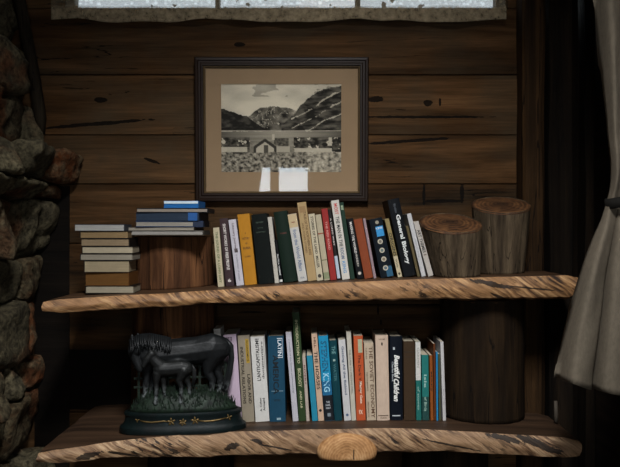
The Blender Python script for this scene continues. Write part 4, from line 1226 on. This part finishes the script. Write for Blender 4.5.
    strands('foal_tail', [[L_(192 + o * .5, 366, -.034), L_(195 + o, 371, -.034), L_(195 + o, 379, -.034), L_(193.5 + o, 386, -.034)] for o in (-1, 0, 1)], M_F, foal, 1.5, 0.7)
    # plinth: oval steps
    prof = [(62.5, 433), (63, 431), (62.5, 427.5), (60, 426), (59, 424), (57.8, 422), (57.2, 417), (58.5, 415.5), (58, 413.5), (55, 412.5), (10, 412.5)]
    n = 72
    verts, faces = [], []
    for (r, py) in prof:
        for i in range(n):
            a = 2 * math.pi * i / n
            ca, sa = math.cos(a), math.sin(a)
            e = 0.8
            verts.append((k * r * math.copysign(abs(ca) ** e, ca), k * r * 0.345 * math.copysign(abs(sa) ** e, sa), (433 - py) * k))
    for j in range(len(prof) - 1):
        for i in range(n):
            faces.append((j * n + i, j * n + (i + 1) % n, (j + 1) * n + (i + 1) % n, (j + 1) * n + i))
    faces += [tuple(range(n)), tuple(range((len(prof) - 1) * n, len(prof) * n))]
    pl = from_py('plinth', verts, faces, M_P, root, True)
    pl.data.set_sharp_from_angle(angle=math.radians(35))
    # grassy mound
    verts, faces = [], []
    ng, nr = 60, 14
    def mound_h(u, v, r):
        return (433 - 412.5) * k + k * (19.5 * max(0, 1 - r ** 3.2)) + 0.0025 * noise.noise(Vector((u * 60, v * 60, 1)))
    verts.append((0, 0, mound_h(0, 0, 0)))
    for j in range(1, nr + 1):
        r = j / nr
        for i in range(ng):
            a = 2 * math.pi * i / ng
            x = k * 55 * r * math.cos(a); y = k * 55 * .33 * r * math.sin(a)
            verts.append((x, y, mound_h(x, y, r) if j < nr else (433 - 412.8) * k))
    for i in range(ng): faces.append((0, 1 + i, 1 + (i + 1) % ng))
    for j in range(nr - 1):
        for i in range(ng):
            a, b = 1 + j * ng, 1 + (j + 1) * ng
            faces.append((a + i, b + i, b + (i + 1) % ng, a + (i + 1) % ng))
    faces.append(tuple(1 + (nr - 1) * ng + i for i in range(ng)))
    md = from_py('grass_mound', verts, faces, M_G, root, True)
    blades_v, blades_f = [], []
    for q in range(420):
        r = math.sqrt(rs.random()) * 0.97; a = rs.uniform(math.pi, 2 * math.pi) if q < 330 else rs.uniform(0, math.pi)
        x = k * 55 * r * math.cos(a); y = k * 55 * .33 * r * math.sin(a)
        z = mound_h(x, y, r) - 0.002
        h = k * rs.uniform(3.5, 8.5); w_ = k * rs.uniform(.6, 1.2)
        tx, ty = rs.uniform(-2.5, 2.5) * k, rs.uniform(-2, .5) * k
        b = len(blades_v)
        blades_v += [(x - w_, y, z), (x + w_, y, z), (x, y + w_ * 1.2, z), (x + tx, y + ty, z + h)]
        blades_f += [(b, b + 1, b + 3), (b + 1, b + 2, b + 3), (b + 2, b, b + 3), (b, b + 2, b + 1)]
    gr = from_py('grass', blades_v, blades_f, M_G, md)
    gr['kind'] = 'stuff'
    # rail fence behind the horses
    bm = bmesh.new()
    for (px) in (139, 168, 200, 226):
        p = L_(px, 400); bm_box(bm, p.x - .004, p.x + .004, .030, .037, p.z - .01, L_(px, 367).z, .001)
    for py in (371, 382, 391):
        z = L_(0, py).z
        bm_box(bm, L_(134, 0).x, L_(230, 0).x, .0295, .0345, z - .0035, z + .0035, .001)
    from_bm('rail_fence', bm, M_G, root)
    # gilt ornaments on the band
    def front(px, lift=0.0008):
        x = (px - 184) * k
        cxn = min(0.999, abs(x) / (57.3 * k)); a = math.acos(cxn ** (1 / 0.8))
        return x, -k * 57.3 * 0.345 * math.sin(a) ** 0.8 - lift
    def vine(name, pts):
        out = []
        for (px, py) in pts:
            x, y = front(px); out.append(Vector((x, y, (432 - py) * k)))
        return tube(name, out, [k * (0.55 + 0.35 * math.sin(math.pi * i / (len(out) - 1))) for i in range(len(out))], M_AU, pl, 8)
    vine('gilt_vine', [(143, 418.5), (148, 419.3), (154, 419.8), (160, 419.2), (166, 418.6), (170, 419.5)])
    vine('gilt_vine', [(199, 419.2), (206, 420), (213, 420), (220, 419.2), (226, 418.2)])
    def leaf(name, px, py, petals, r):
        bm = bmesh.new()
        x, y = front(px)
        for i in range(petals):
            a = 2 * math.pi * i / petals + 0.4
            m = Matrix.Translation((x + k * r * .6 * math.cos(a), y - .0006, (432 - py) * k + k * r * .55 * math.sin(a))) @ Matrix.Rotation(-a, 4, 'Y') @ Matrix.Diagonal((k * r * .55, k * .7, k * r * .26, 1))
            bmesh.ops.create_icosphere(bm, subdivisions=2, radius=1.0, matrix=m)
        bmesh.ops.create_icosphere(bm, subdivisions=2, radius=k * r * .3, matrix=Matrix.Translation((x, y - .001, (432 - py) * k)))
        from_bm(name, bm, M_AU, pl, True)
    leaf('gilt_flower', 184, 420.2, 6, 3.6)
    leaf('gilt_leaf', 173, 419.4, 5, 3.8); leaf('gilt_leaf', 196, 419, 5, 3.8)
    leaf('gilt_leaf', 229, 417.8, 4, 3.2); leaf('gilt_leaf', 140, 418.2, 3, 2.2)
statue()

# ------------------------------------------------------------------ tied-back linen curtain on the right
def linen():
    yc = 2.06
    zt, ztie = 2.45, Z(204, yc)
    k = yc / F
    root = empty('linen_curtain', (0.88, yc, Z(390, yc)))
    tag(root, 'beige-grey linen curtain gathered by dark tie at right edge', 'curtain')
    zs = [Z(392, yc), Z(380, yc), Z(345, yc), Z(310, yc), Z(275, yc), Z(246, yc), Z(225, yc), ztie, Z(180, yc), Z(130, yc), Z(60, yc), Z(0, yc), zt]
    xl = [X(557, yc), X(559, yc), X(565, yc), X(573, yc), X(580, yc), X(588, yc), X(598, yc), X(609, yc), X(610, yc), X(607, yc), X(602, yc), X(598, yc), X(590, yc)]
    xr = [1.0, 1.0, .995, .985, .97, .955, .935, .915, .92, .94, .965, .985, .995]
    nx, nz = 150, 90
    verts = []
    z0 = zs[0]
    for j in range(nz + 1):
        tz = j / nz
        for i in range(nx + 1):
            u = i / nx
            # hem: each fold hangs a little lower than the one to its left
            hem = (Z(380, yc) - z0) * (1 - min(1, u * 2.6)) + 0.006 * math.sin(u * 22)
            z = z0 + hem * (1 - tz) + (zt - z0) * tz
            a = float(np.mean([np.interp(z + d_, zs, xl) for d_ in (-.05, -.025, 0, .025, .05)])); b = float(np.mean([np.interp(z + d_, zs, xr) for d_ in (-.04, 0, .04)]))
            spread = (b - a) / 0.33
            ph = u * 2 * math.pi * 3.6 + 0.6 * math.pi + 0.25 * math.sin(z * 2.2 - 2.4)
            s_ = math.sin(ph)
            fq = (u / 0.29 + 0.03 * math.sin(z * 5)) % 1.0
            fold = 0.040 - 0.095 * math.sin(math.pi * fq ** 0.55) ** 0.85
            fold *= (1 - 0.55 * math.exp(-((z - ztie) / .06) ** 2)) * (0.55 + 0.45 * min(1.2, spread))
            cr = 0.006 * noise.noise(Vector((u * 7, z * 6, 1))) + 0.004 * noise.noise(Vector((u * 16, z * 12, 5)))
            pull = 0.02 * math.exp(-((z - ztie) / .05) ** 2)
            x = a + (b - a) * u + 0.012 * math.cos(ph) * min(1, u * 5) * min(1, (1 - u) * 5)
            verts.append((x - 0.88, fold + cr + pull * 0.3, z - root.location.z))
    faces = [(j * (nx + 1) + i, j * (nx + 1) + i + 1, (j + 1) * (nx + 1) + i + 1, (j + 1) * (nx + 1) + i) for j in range(nz) for i in range(nx)]
    o = from_py('curtain_cloth', verts, faces, M_LINEN, root, True)
    m = o.modifiers.new('thick', 'SOLIDIFY'); m.thickness = 0.003
    # dark tie round the gathered cloth
    vt, ft = [], []
    n = 60
    xa, xb = X(608.5, yc) - 0.88, 0.925 - 0.88
    for i in range(n):
        a_ = 2 * math.pi * i / n
        x = (xa + xb) / 2 + (xb - xa) / 2 * 1.06 * math.cos(a_); y = 0.058 * math.sin(a_)
        zz = ztie - root.location.z - 0.030 * (x - xa) / (xb - xa) * -1
        for (dr, dz) in ((0, -.014), (0, .014), (.003, .014), (.003, -.014)):
            vt.append((x + dr * math.cos(a_), y + dr * math.sin(a_), zz + dz))
    for i in range(n):
        for j in range(4):
            ft.append((i * 4 + j, ((i + 1) % n) * 4 + j, ((i + 1) % n) * 4 + (j + 1) % 4, i * 4 + (j + 1) % 4))
    from_py('tie_band', vt, ft, m_plain('dark_tie', '#15130f', 0.8, 0.2), root, True)
    zk = ztie + 0.033 - root.location.z
    tube('tie_hook', [(xb + .002, 0, zk), (0.139, 0, zk + 0.012)], [.004, .004], m_plain('iron_hook', '#1a1816', 0.5, 0.4, 0.6), root)
    tube('curtain_rod', [(X(560, yc) - .88, 0, zt - root.location.z + 0.008), (0.139, 0, zt - root.location.z + 0.008)], [.011, .011], m_plain('dark_rod', '#1d1814', 0.5), root)
linen()

# small upright peg at the dark right end of the lower shelf
zp = ztop(LS, X(556, 2.52))
pg = tube('wooden_peg', [(X(556, 2.52), 2.52, zp + 0.0005), (X(556, 2.52), 2.52, zp + 0.03), (X(555.6, 2.52), 2.52, Z(401, 2.52))], [.007, .0065, .0055], m_plain('grey_peg_wood', '#4a4238', 0.8, stretch=(4, 4, 1)), None, 10)
tag(pg, 'small grey wooden peg standing at dark right end of lower shelf', 'peg')
